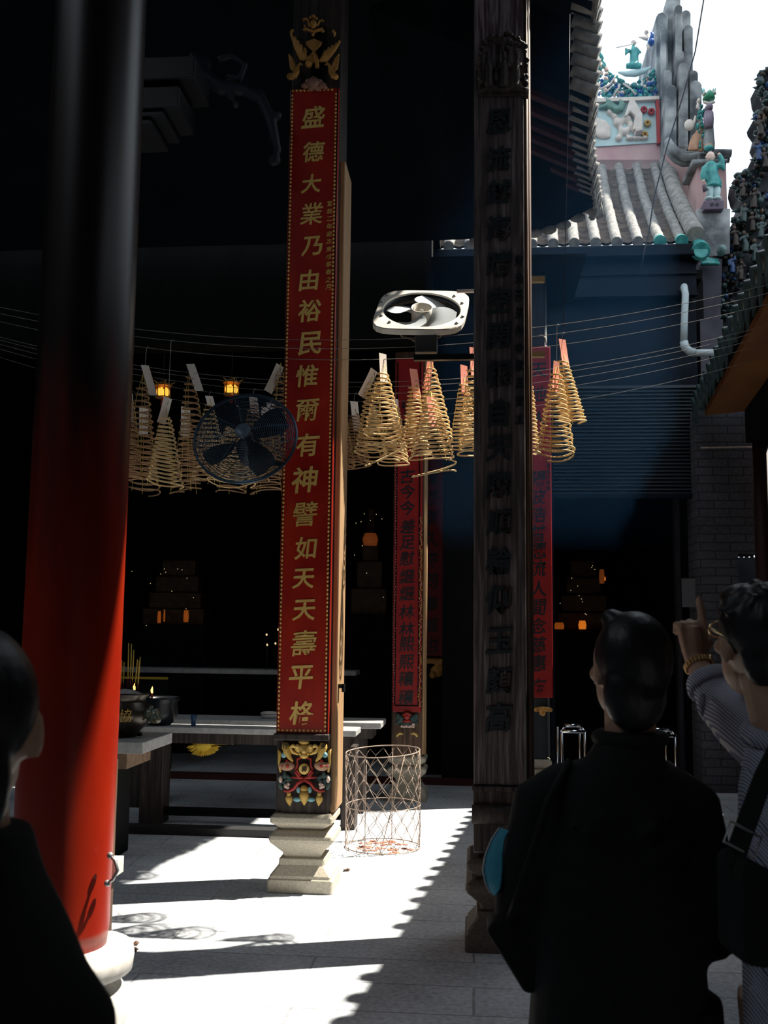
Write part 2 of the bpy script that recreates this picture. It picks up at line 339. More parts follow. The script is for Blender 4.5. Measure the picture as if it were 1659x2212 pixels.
# --- the building across the courtyard
YB = 10.6
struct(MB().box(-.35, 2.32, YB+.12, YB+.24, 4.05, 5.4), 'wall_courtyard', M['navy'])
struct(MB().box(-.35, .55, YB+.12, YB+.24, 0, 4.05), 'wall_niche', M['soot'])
t = thing('eave_fascia', (1.2, YB, 5.0), 'dark blue tin fascia and gutter below the grey tiled roof', 'fascia')
MB().box(-1.2, 2.30, YB-.02, YB+.06, 5.06, 5.56).build('fascia_panel', M['navy'], t)
MB().box(-1.2, 2.31, YB-.14, YB-.02, 5.46, 5.585).build('gutter', M['navy'], t, bev=.012)
MB().box(-.42, 2.31, YB-.05, YB-.02, 5.29, 5.31).box(-.42, 2.31, YB-.04, YB-.02, 5.06, 5.09).build('ledge', M['navy'], t)
mb = MB()
for i in range(30):
    z = 2.98+i*.0385; mb.add([(.80, YB+.05, z), (2.30, YB+.05, z), (2.30, YB+.085, z+.034), (.80, YB+.085, z+.034)], [(0,1,2,3)])
    mb.box(.80, 2.30, YB+.05, YB+.09, z-.004, z+.002)
t = thing('roller_shutter', (1.55, YB, 3.0), 'dark slatted roller shutter half lowered over the doorway across the courtyard', 'shutter')
mb.build('slats', M['shutter'], t); MB().box(2.30, 2.335, YB, YB+.1, 0, 4.1).box(.76, .80, YB, YB+.1, 0, 4.1).build('guide_rail', M['navy'], t)
MB().box(.78, 2.32, YB+.02, YB+.11, 2.93, 2.975).build('bottom_rail', M['navy'], t)
tag(MB().box(-.42, 1.0, 9.10, 10.44, 4.955, 4.985).build('sunblocker', M['soot']), 'dark flat canopy added under the far gutter to shade the courtyard floor', 'sunblocker')  # no part of the building, added to keep sun off the floor at left
# tiled roof slope: pan tiles in ripples between rounded tile ridges, drifting slightly right as it rises
PROF = [(10.52,5.60),(11.0,5.95),(11.5,6.33),(12.1,6.82),(12.8,7.50)]
def slope(X, u):
    k = u*(len(PROF)-1); i = min(int(k), len(PROF)-2); a, b = PROF[i], PROF[i+1]; q = k-i
    y = a[0]+(b[0]-a[0])*q; z = a[1]+(b[1]-a[1])*q; return Vector((X+.062*(y-10.6), y, z))
troof = thing('tiled_roof', (1.2, 10.6, 5.6), 'grey tiled roof with round tile ridges above the blue fascia', 'roof', kind='thing')
mb = MB(); NP = 46; xs = [-.62+k*.222/6 for k in range(85)]
xs = [x for x in xs if x < 2.36]; rows = []
for i in range(NP):
    for q in (0, .92):
        u = min((i+q)/NP, 1); lift = .042*(1-q)
        rows.append([slope(x, u)+Vector((0, 0, lift + .022*abs(math.cos(math.pi*(x-1.484)/.222))-.02)) for x in xs])
mb.add([p for r in rows for p in r], [(i*len(xs)+k, i*len(xs)+k+1, (i+1)*len(xs)+k+1, (i+1)*len(xs)+k) for i in range(len(rows)-1) for k in range(len(xs)-1)])
mb.build('pan_tiles', M['pan'], troof)
for k in range(-9, 4):
    X = 1.484+k*.222; m_ = MB(); pp = []; rr = []
    for i in range(31):
        p = slope(X, i/30)+Vector((random.uniform(-.003,.003), 0, .03)); pp.append(p); rr.append(.056+(.005 if i % 3 == 0 else 0))
    m_.tube(pp, rr, 10); m_.build('tile_ridge', M['tube'], troof)
    if k > 1: MB().tube([slope(X, 0)+Vector((0, -.03, .02)), slope(X, .02)+Vector((0, 0, .03))], .066, 14).build('ridge_end', M['teal'], troof)
m_ = MB(); m_.tube([slope(2.30, i/24)+Vector((.0, 0, .09)) for i in range(25)], .095, 12); m_.build('verge_ridge', M['tube'], troof)
m_ = MB(); p = at(1514, 543, 10.47); m_.tube([p, p+Vector((0,.14,.09))], .10, 18); m_.tube([p+Vector((0,-.012,0)), p], .075, 18)
m_.build('verge_end', M['teal'], troof, bev=.008)
# gable end: pink wall, stepped parapet, piers
g = thing('gable_parapet', (2.6, 12, 5), 'stepped grey gable parapet with pink limewashed wall rising right of the tiled roof', 'parapet', kind='thing')
mb = MB(); pxprism(mb, [(1440,318),(1452,322),(1470,345),(1500,350),(1520,345),(1520,560),(1492,500)], 12.4, .2); mb.build('pink_wall', M['pink'], g)
mb = MB()
for x0, x1, y0, y1, Y in [(1418,1443,26,335,12.9),(1440,1470,-14,300,13.0),(1459,1474,9,250,12.75),(1472,1492,21,240,13.1),(1477,1497,53,260,13.0),(1463,1478,108,310,12.6),(1467,1487,134,318,12.5),(1428,1440,60,330,12.8),(1489,1508,151,330,12.9),(1490,1516,173,330,12.7),(1437,1462,182,335,12.55),(1434,1452,150,334,12.62)]:
    h = (x1-x0)*.5; e = h*.75
    pts = [(x0,y1),(x0,y0+e),(x0+h*.3,y0+e*.35),(x0+h*.7,y0+1),(x0+h,y0),(x1-h*.7,y0+1),(x1-h*.3,y0+e*.35),(x1,y0+e),(x1,y1)]
    pxprism(mb, pts, Y, 1.5)
mb.build('stepped_slabs', M['conc'], g, bev=.01)
mb = MB(); c = [at(x, y, 12.2) for x, y in [(1440,318),(1450,333),(1462,345),(1478,352),(1495,350),(1512,345),(1545,342),(1576,343)]]
mb.tube([p+Vector((0,.02,.0)) for p in c], .045, 8); mb.tube([p+Vector((0,-.08,.03)) for p in c], .05, 8); mb.tube([p+Vector((0,-.02,.09)) for p in c[:6]], .05, 8)
mb.build('cornice', M['conc'], g)
mb = MB(); pxprism(mb, [(1506,352),(1568,350),(1571,452),(1504,455)], 11.6, .5); mb.build('upper_pier', M['pink'], g)
mb = MB(); pxprism(mb, [(1505,451),(1578,450),(1577,548),(1503,560)], 11.0, .5); mb.build('lower_pier', M['conc'], g, bev=.01)
mb = MB(); pxprism(mb, [(1511,330),(1552,328),(1553,345),(1511,346)], 11.9, .4); pxprism(mb, [(1494,343),(1576,341),(1570,350),(1497,354)], 11.5, .6); mb.build('cap', M['conc'], g, bev=.02)
mb = MB(); pxprism(mb, [(1414,222),(1424,224),(1441,340),(1434,342)], 12.85, .12); mb.build('pale_edge', M['cream'], g)
mb = MB(); pxprism(mb, [(1510,548),(1560,560),(1556,700),(1515,700)], 11.0, .5); pxprism(mb, [(1512,690),(1562,690),(1560,885),(1516,885)], 10.75, .4)
struct(mb, 'wall_pier', M['plaster_dk'])
mb = MB(); q = [(4.25,11.0,0),(4.25,14.2,0),(4.25,14.2,13.4),(4.25,11.4,9.7),(4.25,11.0,9.2)]; q2 = [(x+.3,y,z) for x,y,z in q]; mb.add(q+q2, [(0,1,2,3,4),(9,8,7,6,5)]+[(i,5+i,5+(i+1)%5,(i+1)%5) for i in range(5)])
struct(mb, 'wall_shade_caster', M['conc'])  # unseen wall added beyond the right edge, its top shaped to shade the tiled roof
# brick pier, rod, red post
mb = MB(); a, b_, c_ = at(1519, 1690, 10.45), at(1632, 885, 10.45), at(1594, 1196, 10.45); mb.box(a.x, b_.x, 10.45, 10.9, c_.z, b_.z).box(a.x, c_.x, 10.45, 10.9, 0, c_.z); struct(mb, 'wall_brick', M['brick'])
mb = MB(); mb.tube([at(1514, 967, 10.42), at(1630, 966, 10.42)], .009, 6); mb.obox(at(1508, 1000, 10.5), (1,0,0), (0,1,0), (0,0,1), .018, .02, .055)
tag(mb.build('conduit_pipe', M['rust']), 'thin pale conduit running across the grey brick pier', 'pipe')
mb = MB(); p = at(1655, 1300, 10.2); mb.lathe((p.x, p.y, 0), [(.085, 0), (.085, 3.6)], 20); tag(mb.build('red_post', mat('dim_red_paint', (.03,.006,.006), .6)), 'dim red post right of the grey brick pier', 'post')
mb = MB(); a, b_ = at(1470, 1250, 10.66), at(1510, 1312, 10.66); mb.box(a.x, b_.x, 10.60, 10.62, b_.z, a.z); tag(mb.build('notice_board', mat('grey_board', (.10,.10,.11), .7)), 'small blank pale board on the wall behind the pointing hand', 'board')
# --- right gallery: low eave with drip tiles, soffit board, roof
E0, E1 = Vector((1.54, 3.6, 3.77)), Vector((2.24, 10.3, 3.77)); ed = (E1-E0); EL = ed.length; ed.normalize(); en = Vector((ed.y, -ed.x, 0))
S0 = E0-ed*7
mb = MB(); q = [S0, E1, E1+en*3.2+Vector((0,0,1.0)), S0+en*3.2+Vector((0,0,1.0))]
q2 = [p+Vector((0,0,.09)) for p in q]; mb.add([p+Vector((0,0,-.0)) for p in q]+q2, [(0,1,2,3),(4,5,6,7),(0,1,5,4),(1,2,6,5),(3,0,4,7)])
struct(mb, 'ceiling_gallery', M['soot'])
mb = MB(); mb.add([S0+en*.05+Vector((0,0,-.05)), E1+en*.05+Vector((0,0,-.05)), E1+en*.42+Vector((0,0,-.02)), S0+en*.42+Vector((0,0,-.02))], [(0,1,2,3)])
mb.add([S0+en*.05+Vector((0,0,-.05)), E1+en*.05+Vector((0,0,-.05)), E1+en*.05+Vector((0,0,.05)), S0+en*.05+Vector((0,0,.05))], [(0,1,2,3)])
struct(mb, 'trim_4', M['soffit'])
mb = MB(); mb.obox((S0+E1)/2+en*.55+Vector((0,0,-.12)), ed, en, (0,0,1), (E1-S0).length/2, .12, .22); struct(mb, 'trim_5', M['soot'])
mb = MB(); nt_ = 26
for i in range(nt_):
    p = E0.lerp(E1, i/(nt_-1)); 
    mb.tube([p-en*.07+Vector((0,0,.07)), p+en*.16+Vector((0,0,.13))], .07, 10)
    h = random.uniform(.16, .34); c = p+ed*random.uniform(.12,.15)-en*.05
    poly = [(-.11,.06),(.11,.06),(.10,-.02),(.055,-.07),(.02,-h*.62),(-.03,-.08),(-.10,-.02)]
    vv = [c+ed*u+Vector((0,0,z+.02)) for u, z in poly]; n_ = len(vv); wv = [v+en*.018 for v in vv]
    mb.add(vv+wv, [tuple(range(n_)), tuple(range(n_,2*n_))[::-1]]+[(k,(k+1)%n_,n_+(k+1)%n_,n_+k) for k in range(n_)])
tag(mb.build('drip_tiles', M['tile_dk']), 'row of dark teal glazed drip tiles along the right gallery eave', 'drip tiles')
# ------------------------------------------------------------------ lettering
_G = {}
def glyph(ch, bold=.016, ext=.03):
    k = (ch, bold, ext)
    if k not in _G:
        cu = bpy.data.curves.new('g', 'FONT'); cu.body = ch; cu.size = 1; cu.extrude = ext; cu.offset = bold; cu.shear = .10; cu.resolution_u = 3
        o = bpy.data.objects.new('g', cu); COL.objects.link(o)
        dg = bpy.context.evaluated_depsgraph_get(); me = bpy.data.meshes.new_from_object(o.evaluated_get(dg))
        bpy.data.objects.remove(o); bpy.data.curves.remove(cu)
        vs_ = [v.co.copy() for v in me.vertices]
        x0, x1 = min(v.x for v in vs_), max(v.x for v in vs_); y0, y1 = min(v.y for v in vs_), max(v.y for v in vs_)
        S = max(x1-x0, y1-y0)
        for v in me.vertices:                         # brush wobble, then stand the glyph up facing -Y
            p = v.co; nx = noise.noise(Vector((p.x*5, p.y*5, len(_G)*3.1)))*.022; ny = noise.noise(Vector((p.y*5, p.x*5, len(_G)*7.7)))*.022
            v.co = Vector(((p.x+nx-(x0+x1)/2)/S, -p.z/S, (p.y+ny-(y0+y1)/2+ (p.x-(x0+x1)/2)*.06)/S))
        _G[k] = me
    return _G[k]
def character(ch, loc, size, m, parent, name='character', bold=.016, ext=.03, wide=1):
    o = bpy.data.objects.new(name, glyph(ch, bold, ext).copy()); COL.objects.link(o); o.data.materials.clear(); o.data.materials.append(m)
    o.location = loc; o.scale = (size*wide, .1, size); bpy.context.view_layer.update(); setpar(o, parent); return o
PLINTH = [(.196,0),(.196,.076),(.185,.08),(.185,.095),(.137,.155),(.137,.187),(.112,.192),(.120,.22),(.185,.285),(.194,.305),(.19,.325),(.16,.348),(.126,.357),(.188,.402),(.188,.432),(.168,.452)]
def plinth(x, y, s, m, parent, h=1):
    mb = MB(); mb.sq((x, y, 0), [(a*s, b*s*h) for a, b in PLINTH]); return mb.build('plinth', m, parent, bev=.006)
def E_(mb, px, py, Y, rx, rz, ry=.02, a=0):
    mb.ell(at(px, py, Y), px2m(rx, Y), ry, px2m(rz, Y), 12, 8, Matrix.Rotation(R(a), 3, 'Y') if a else None); return mb
def T_(mb, pts, Y, r, n=7):
    mb.tube([at(x, y, Y) for x, y in pts], [px2m(q, Y) for q in r] if isinstance(r, (list, tuple)) else px2m(r, Y), n); return mb
# ------------------------------------------------------------------ central column
cc = thing('square_column', (-1.03, 6.36, 0), 'square timber column on a pale granite plinth behind the red and gilt couplet board', 'column', kind='thing')
MB().box(-1.20, -.875, 6.20, 6.54, .452, 7.4).build('shaft', M['wooddk'], cc, bev=.012)
MB().box(-.875, -.838, 6.215, 6.53, .462, 4.55).build('side_board', M['woodb'], cc, bev=.008)
plinth(-1.035, 6.335, 1.0, M['stone'], cc)
mb = MB(); p = at(719, 1483, 6.2); mb.box(-.84, -.805, 6.24, 6.30, p.z-.012, p.z+.012).box(-.815, -.80, 6.24, 6.30, p.z-.035, p.z+.012); mb.build('hook', M['blackm'], cc)
cb = thing('couplet_board', (-1.035, 6.16, .93), 'long red couplet board with gilt characters, gold beading and a gilded bird carving on top', 'couplet board')
BX0, BX1, BZ0, BZ1, BY = -1.198, -.880, .925, 5.02, 6.155
MB().box(BX0, BX1, BY, 6.199, BZ0, BZ1).build('panel', M['red'], cb, bev=.006)
mb = MB(); st = .0255
for i in range(int((BZ1-BZ0-.03)/st)):
    z = BZ0+.02+i*st
    for x in (BX0+.014, BX1-.020): mb.ell((x, BY-.002, z), .0075, .006, .009, 6, 4)
for i in range(int((BX1-BX0-.04)/st)+1):
    for z in (BZ0+.018, BZ1-.014): mb.ell((BX0+.017+i*st, BY-.002, z), .009, .006, .0075, 6, 4)
mb.build('bead_border', M['gold'], cb)
mb = MB(); mb.box(BX0+.006, BX0+.009, BY-.003, BY+.001, BZ0, BZ1).box(BX1-.012, BX1-.006, BY-.003, BY+.001, BZ0, BZ1); mb.build('edge_line', M['soot'], cb)
for i, (ch, py, s) in enumerate(zip('盛德大業乃由裕民惟爾有神譬如天天壽平格', [253,328,397,462,532,605,671,742,812,886,961,1036,1110,1184,1250,1318,1390,1463,1540],
        [54,50,46,52,48,48,52,52,50,52,52,58,54,50,48,50,56,52,52])):
    z = at(668, py, BY).z; character(ch, (-1.045+.008*math.sin(i*2.1), BY-.001, z), px2m(s, BY)*1.02, M['gold'], cb, bold=.010 if ch in '業壽爾譬' else .018)
for i, ch in enumerate('宣統二年歲次庚戌季春之月'):
    py = 440+i*16.4; character(ch, (-.928, BY-.001, at(705, py, BY).z), px2m(13, BY), M['gold'], cb, 'small_character', bold=0)
# carved foot of the board
MB().box(BX0-.012, BX1+.006, BY-.03, 6.199, .885, .925).build('moulding', M['wooddk'], cb, bev=.008)
mb = MB(); pxprism(mb, [(604,1592),(713,1592),(716,1735),(708,1757),(700,1761),(617,1761),(608,1752),(603,1725)], 6.185, .014); mb.build('back_board', M['wooddk'], cb, bev=.004)
Y = 6.165
mb = MB(); E_(mb,657,1603,Y,13,6,.02); E_(mb,657,1618,Y,22,10,.032); E_(mb,657,1622,Y-.02,7,7,.02); E_(mb,657,1632,Y-.01,10,7,.03)
for s in (-1, 1):
    E_(mb,657+s*14,1613,Y-.015,6,6,.02); T_(mb, [(657+s*14,1616),(657+s*24,1610),(657+s*32,1615),(657+s*24,1625),(657+s*12,1630)], Y-.01, [3,5,5,4,2]); E_(mb,657+s*9,1628,Y-.03,3,3,.012)
mb.build('bat_head', M['gold'], cb)
for s in (-1, 1):
    mb = MB(); cx = 658+s*41 if s > 0 else 616
    T_(mb, [(cx,1604),(cx-s*1,1614),(cx-s*5,1626),(cx-s*10,1637),(cx-s*17,1645)], Y-.012, [7,9.5,8,5,2]); T_(mb, [(cx-s*10,1620),(cx-s*18,1608),(cx-s*24,1612)], Y, [2,4,2])
    T_(mb, [(cx+s*8,1628),(cx+s*13,1620),(cx+s*12,1634),(cx+s*13,1648),(cx+s*10,1668)], Y, [2,5,3.5,3,2]); mb.build('scroll_leaf', M['palegold'], cb)
    mb = MB(); E_(mb,cx+s*3,1631,Y-.015,6,6,.012); mb.build('rosette', M['ltblue'], cb)
    mb = MB(); E_(mb,cx-s*5,1655,Y-.004,16,10,.02,s*8); E_(mb,cx+s*7,1654,Y,8,7,.015); mb.build('fruit', M['peach'], cb)
    mb = MB(); E_(mb,cx-s*5,1655,Y-.022,4,4,.006); E_(mb,cx+s*6,1655,Y-.014,2.5,2.5,.006); E_(mb,cx-s*4,1644,Y-.004,4,3,.01); mb.build('fruit_mark', M['ribbon'], cb)
    mb = MB()
    for a in range(6):
        th = R(20+a*62); E_(mb,cx+s*1+9*math.cos(th),1682+8*math.sin(th),Y+.004,9,4.5,.012,math.degrees(-th))
    E_(mb,cx+s*10,1697,Y+.005,5,10,.01,s*20); mb.build('leaf_cluster', M['leaf'], cb)
    mb = MB(); E_(mb,cx-s*2,1698,Y-.01,5,5,.014); E_(mb,cx-s*7,1694,Y-.006,4,4,.01); E_(mb,cx-s*6,1701,Y-.01,4,4,.01); E_(mb,cx+s*10,1684,Y-.01,4,7,.012); mb.build('blossom', M['flower'], cb)
    mb = MB(); E_(mb,657+s*12,1706,Y-.004,5,7,.012); E_(mb,657+s*15,1727,Y-.004,9,5,.012); mb.build('cloud_puff', M['ltblue'], cb)
    mb = MB(); E_(mb,657+s*33,1715,Y-.01,5,5,.016); T_(mb, [(657+s*33,1718),(657+s*33,1725),(657+s*32,1732),(657+s*31,1741)], Y-.006, [6,8.5,6.5,.8]); mb.build('small_gourd', M['palegold'], cb)
mb = MB(); E_(mb,657,1704,Y-.014,8,8,.022); T_(mb, [(657,1709),(657,1718),(657,1728),(657,1740)], Y-.012, [9,11.5,8.5,1]); mb.build('large_gourd', M['palegold'], cb)
mb = MB(); mb.lathe(at(657,1661,Y-.01), [(px2m(10.5,Y),0),(px2m(10.5,Y),.012),(px2m(8.5,Y),.014)], 20, ax=(0,-1,0))
for a in range(16): E_(mb, 657+10.5*math.cos(a*math.pi/8), 1661+11*math.sin(a*math.pi/8), Y-.015, 1.7, 1.7, .006)
mb.build('coin', M['gold'], cb)
mb = MB()
for s in (-1, 1):
    T_(mb, [(657,1682),(657+s*10,1679),(657+s*19,1668),(657+s*15,1664),(657+s*8,1676)], Y-.012, [4,3.5,3,2.6,2]); T_(mb, [(657,1683),(657+s*14,1680),(657+s*27,1679)], Y-.01, [3,3,1.5])
    T_(mb, [(657,1684),(657+s*14,1692),(657+s*23,1704),(657+s*34,1710),(657+s*44,1708)], Y-.014, [4,4,3.5,3.2,2.5]); T_(mb, [(657,1634),(657+s*15,1640),(657+s*14,1652),(657+s*18,1664)], Y, [2,3,2.5,3])
mb.build('ribbon', M['ribbon'], cb)
character('行', at(616,1612,Y-.04), px2m(12,Y), M['ink'], cb, 'mark', 0); character('夫', at(698,1613,Y-.04), px2m(12,Y), M['ink'], cb, 'mark', 0); character('壽', at(657,1661,Y-.026), px2m(12,Y), M['wood'], cb, 'mark', 0)
# gilded birds on top
fin = MB(); Y = 6.15
for bx, by, tips in ((650, 130, [(631,74),(638,80),(645,88),(652,97),(660,104)]), (704, 133, [(732,88),(725,94),(717,98),(709,103),(701,110)])):
    for i, (tx, ty) in enumerate(tips):
        s = 1 if bx > 680 else -1; b0 = bx-s*i*3.2; T_(fin, [(b0, by), ((b0*.5+tx*.5)+s*2.5, (by+ty)/2), (tx, ty+5), (tx+s*1.5, ty), (tx+s*3.5, ty+3)], Y-.004*i, [3.6,4.4,3.6,3,2])
for i in range(7): T_(fin, [(678,112),(678+(i-3)*4.5,96),(678+(i-3)*5.3,84+abs(i-3)*2)], Y, [2,3.6,2.6])
T_(fin, [(685,146),(684,130),(681,118),(677,113),(671,118)], Y-.02, [5.5,5.5,4.5,3.6,1]); E_(fin,667,138,Y-.016,9,10,.026); E_(fin,672,128,Y-.012,9,12,.02)
for s, cx in ((-1, 634), (1, 722)):
    T_(fin, [(cx,166),(cx-s*8,155),(cx-s*10,143),(cx-s*15,137),(cx-s*21,141)], Y-.012, [8,6.5,4,3.6,1])
    for i in range(5): T_(fin, [(cx-s*5,158-i*3),(cx+s*(5-i*.5),148-i*5),(cx+s*(8+i*.6),135-i*4.6)], Y, [2.6,3.4,2.2])
    E_(fin,cx+s*3,166,Y-.01,7,7,.022)
for a in range(10): E_(fin, 628+7*math.cos(a*.63), 165+6*math.sin(a*.63), Y-.022, 2.4, 2.4, .008)
fin.build('bird_carving', M['goldd'], cb, remesh=.0034)
mb = MB(); E_(mb,677,180,Y-.02,14,15,.03); E_(mb,677,172,Y-.012,6,8,.02)
for x, y, r_ in [(660,185,8),(665,176,7),(690,178,9),(697,185,9),(655,186,5),(672,191,8),(686,191,8),(703,189,5)]: E_(mb,x,y,Y-.012,r_,r_*.85,.02)
mb.build('peony_carving', mat('dull_rose_gilt', (.26,.12,.09), .55, .2, c2=(.36,.18,.13), scale=20), cb, remesh=.0034)
mb = MB(); E_(mb,677,52,Y-.01,8,11,.024); E_(mb,677,36,Y-.004,5,6,.016); E_(mb,670,38,Y,3.5,4,.012); E_(mb,684,40,Y,3.5,4,.012)
T_(mb, [(668,58),(667,46),(662,40),(656,41),(656,46)], Y, [2.4,2.8,3,3,2.4]); T_(mb, [(686,56),(690,46),(696,43),(700,47)], Y, [2.4,2.6,2.6,2.2])
T_(mb, [(656,66),(659,62),(668,65),(677,69),(688,65),(696,63),(698,69)], Y, [4.5,4.5,4,4,4,4.5,4]); E_(mb,676,74,Y,4,5,.014); E_(mb,659,57,Y,3,4,.012)
T_(mb, [(628,78),(629,70),(633,64)], Y, [1.5,4,3.6]); T_(mb, [(722,80),(723,72),(719,65)], Y, [1.5,4,3.6])
mb.build('crest_carving', M['goldd'], cb, remesh=.0034)
MB().box(-1.07, -.99, 6.172, 6.20, 5.0, 5.42).build('carving_backing', M['soot'], cb)
# ------------------------------------------------------------------ right column
rc = thing('square_column', (.14, 5.33, 0), 'dark weathered square column with beaded sunlit edge beside the standing woman', 'column', kind='thing')
MB().box(-.012, .262, 5.20, 5.50, .46, 5.9).build('shaft', mat('grey_purple_old_wood', (.052,.040,.041), .7, c2=(.13,.102,.105), scale=10, stretch=(6,6,.35), bump=.5, c3=(.20,.17,.175), lo=.42, hi=.60), rc, bev=.008)
MB().box(-.008, .252, 5.188, 5.199, 4.55, 5.9).build('upper_face', mat('worn_purple_paint', (.06,.030,.038), .7, c2=(.20,.165,.18), scale=11, stretch=(6,6,.35), bump=.5, lo=.42, hi=.56), rc)
mb = MB()
for x, y, r_ in [(.266,5.205,.010),(.279,5.222,.009),(.284,5.25,.008)]: mb.tube([(x, y, .48), (x, y, 5.8)], r_, 10)
mb.box(.255, .284, 5.23, 5.49, .48, 5.8); mb.build('edge_beading', M['wood'], rc)
mb = MB(); mb.box(-.015, .245, 5.165, 5.205, .60, .78).box(-.02, .25, 5.155, 5.21, .765, .79); mb.build('foot_board', M['wooddk'], rc, bev=.006)
mb = MB(); mb.tube([(-.02, 5.15, .655), (.25, 5.15, .655)], .045, 14).box(-.01,.245,5.15,5.2,.48,.66); mb.build('rolled_apron', M['wooddk'], rc)
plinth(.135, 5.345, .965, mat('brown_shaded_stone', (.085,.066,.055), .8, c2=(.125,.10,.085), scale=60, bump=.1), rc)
rb = thing('couplet_board', (.13, 5.19, .80), 'worn dark timber couplet board with raised black characters and openwork figures on top', 'couplet board')
MB().box(-.008, .250, 5.172, 5.199, .795, 4.42).build('panel', bpy.data.materials['grey_purple_old_wood'], rb, bev=.004)
for i, (ch, py) in enumerate(zip('恩流越海晴空開根自天際順輪仰玉顏高', [262,343,415,492,570,648,726,808,893,970,1048,1130,1212,1296,1385,1470,1550])):
    character(ch, (.118-.004*i/8, 5.171, at(1090, py, 5.17).z), px2m(61, 5.17), M['tealblk'], rb, bold=.024, ext=.09, wide=.92)
for i, ch in enumerate('道光己丑仲冬穀旦吉立'):
    character(ch, (.222, 5.171, at(1130, 562+i*38, 5.17).z), px2m(27, 5.17), M['tealblk'], rb, 'small_character', bold=.02, ext=.09, wide=.75)
Y = 5.155; mb = MB()
pxprism(mb, [(1033,190),(1143,190),(1142,205),(1034,205)], Y, .045)
T_(mb, [(1038,196),(1060,188),(1086,193),(1112,188),(1138,194)], Y-.01, 5)
for x, y, r_ in [(1046,92,6),(1040,104,5),(1036,118,5),(1053,86,5),(1060,80,7),(1068,84,5),(1076,82,9),(1086,88,9),(1092,74,5),(1098,73,5),(1104,76,5),(1112,82,5),(1106,94,6),(1120,84,5),(1124,92,5),(1130,96,6),(1136,100,5),(1134,112,5),(1139,130,5),(1137,142,5),(1137,166,6),(1136,180,7),(1034,132,4),(1036,150,5),(1035,168,6),(1040,178,6),(1095,104,5),(1120,98,6)]: E_(mb,x,y,Y,r_,r_,.02)
T_(mb, [(1036,190),(1036,150),(1040,120),(1050,100),(1070,90),(1090,98),(1106,94),(1122,96),(1134,112),(1138,150),(1137,192)], Y, 3.5)
T_(mb, [(1084,100),(1087,112)], Y, 4); T_(mb, [(1062,86),(1064,98),(1050,104)], Y, 2)
for cx, lean in ((1056,-2),(1089,0),(1115,2)):        # three robed figures
    E_(mb,cx+lean,123,Y-.008,6,8,.02); E_(mb,cx+lean,115,Y-.004,5,4,.016); T_(mb, [(cx+lean,132),(cx,146),(cx,166),(cx-1,188)], Y-.006, [6,9.5,9,12])
    T_(mb, [(cx-6,138),(cx-13,146),(cx-10,136)], Y-.012, [3.5,3,2]); T_(mb, [(cx+6,138),(cx+13,145),(cx+10,134)], Y-.012, [3.5,3,2])
E_(mb,1072,168,Y,6,14,.02); E_(mb,1072,152,Y,4,5,.014); E_(mb,1132,172,Y,6,16,.02)
mb.build('openwork_carving', M['wooddk'], rb, remesh=.0036)
# ------------------------------------------------------------------ second row of columns
def back_column(x0, x1, label, z1=4.6, edge='woodb', wd='wood'):
    t = thing('square_column', ((x0+x1)/2, 9.66, 0), label, 'column', kind='thing')
    MB().box(x0, x1, 9.50, 9.80, .40, z1).build('shaft', M[wd], t, bev=.01)
    mb = MB()
    for k in range(3): mb.tube([(x1+.002+.008*k, 9.505+.02*k, .42), (x1+.002+.008*k, 9.505+.02*k, z1)], .009, 8)
    mb.box(x1, x1+.02, 9.55, 9.79, .42, z1); mb.build('edge_beading', M[edge], t)
    plinth((x0+x1)/2, 9.65, .93, M['stone'], t, .95); return t
c2 = back_column(-.775, -.485, 'square timber column on a stone plinth behind the wire basket', 4.2)
b2 = thing('couplet_board', (-.63, 9.46, .82), 'red couplet board with black characters hung with tinsel, behind the wire basket', 'couplet board')
Y2 = 9.455
MB().box(-.765, -.50, Y2, 9.499, .80, 4.12).build('panel', mat('deep_red_board', (.26,.006,.008), .5, c2=(.34,.010,.010), scale=4), b2, bev=.01)
mb = MB()
for x in (-.742, -.528): mb.tube([(x, Y2-.004, .86), (x, Y2-.004, 4.08)], .006, 6)
mb.tube([(-.742, Y2-.004, .86), (-.528, Y2-.004, .86)], .006, 6); mb.build('inner_frame', M['soot'], b2)
for ch, py in zip('皆新往古今今差足慰繼繼林林熙熙穰穰', [882,920,958,1028,1062,1097,1137,1172,1206,1245,1282,1322,1360,1392,1430,1466,1506]):
    character(ch, (-.640, Y2-.001, at(880, py, Y2).z), px2m(33, Y2), M['ink'], b2, bold=.012)
mb = MB(); mr_ = MB(); rnd = random.Random(5)
for i in range(230):
    z = .86+1.75*i/230; x = -.512+rnd.uniform(-.012,.012)
    (mb if rnd.random() < .55 else mr_).ell((x, Y2-.012+rnd.uniform(-.01,.01), z), rnd.uniform(.004,.010), rnd.uniform(.004,.009), rnd.uniform(.004,.010), 5, 4)
for i in range(90): mr_.ell((-.752+rnd.uniform(-.006,.006), Y2-.008, .9+2.3*i/90), .006, .005, .008, 5, 4)
mb.build('gold_tinsel', M['palegold'], b2)['kind'] = 'stuff'; mr_.build('red_tinsel', mat('pink_red_tinsel', (.55,.08,.09), .35, c2=(.65,.30,.30), scale=40), b2)['kind'] = 'stuff'
mb = MB(); Yc = 9.44
for s in (-1, 1):
    E_(mb,879+s*13,1553,Yc,8,8,.03); E_(mb,879+s*20,1548,Yc,5,7,.02); E_(mb,879+s*10,1566,Yc,8,4,.02); E_(mb,879+s*22,1561,Yc,4,4,.02)
E_(mb,879,1564,Yc,14,7,.03); mb.build('mask_carving', M['leaf'], b2, remesh=.008)
mb = MB(); E_(mb,879,1549,Yc-.02,7,6,.02); T_(mb, [(870,1545),(879,1541),(888,1545)], Yc-.02, 3); E_(mb,879,1558,Yc-.02,10,3,.02); mb.build('red_carving', M['ribbon'], b2)
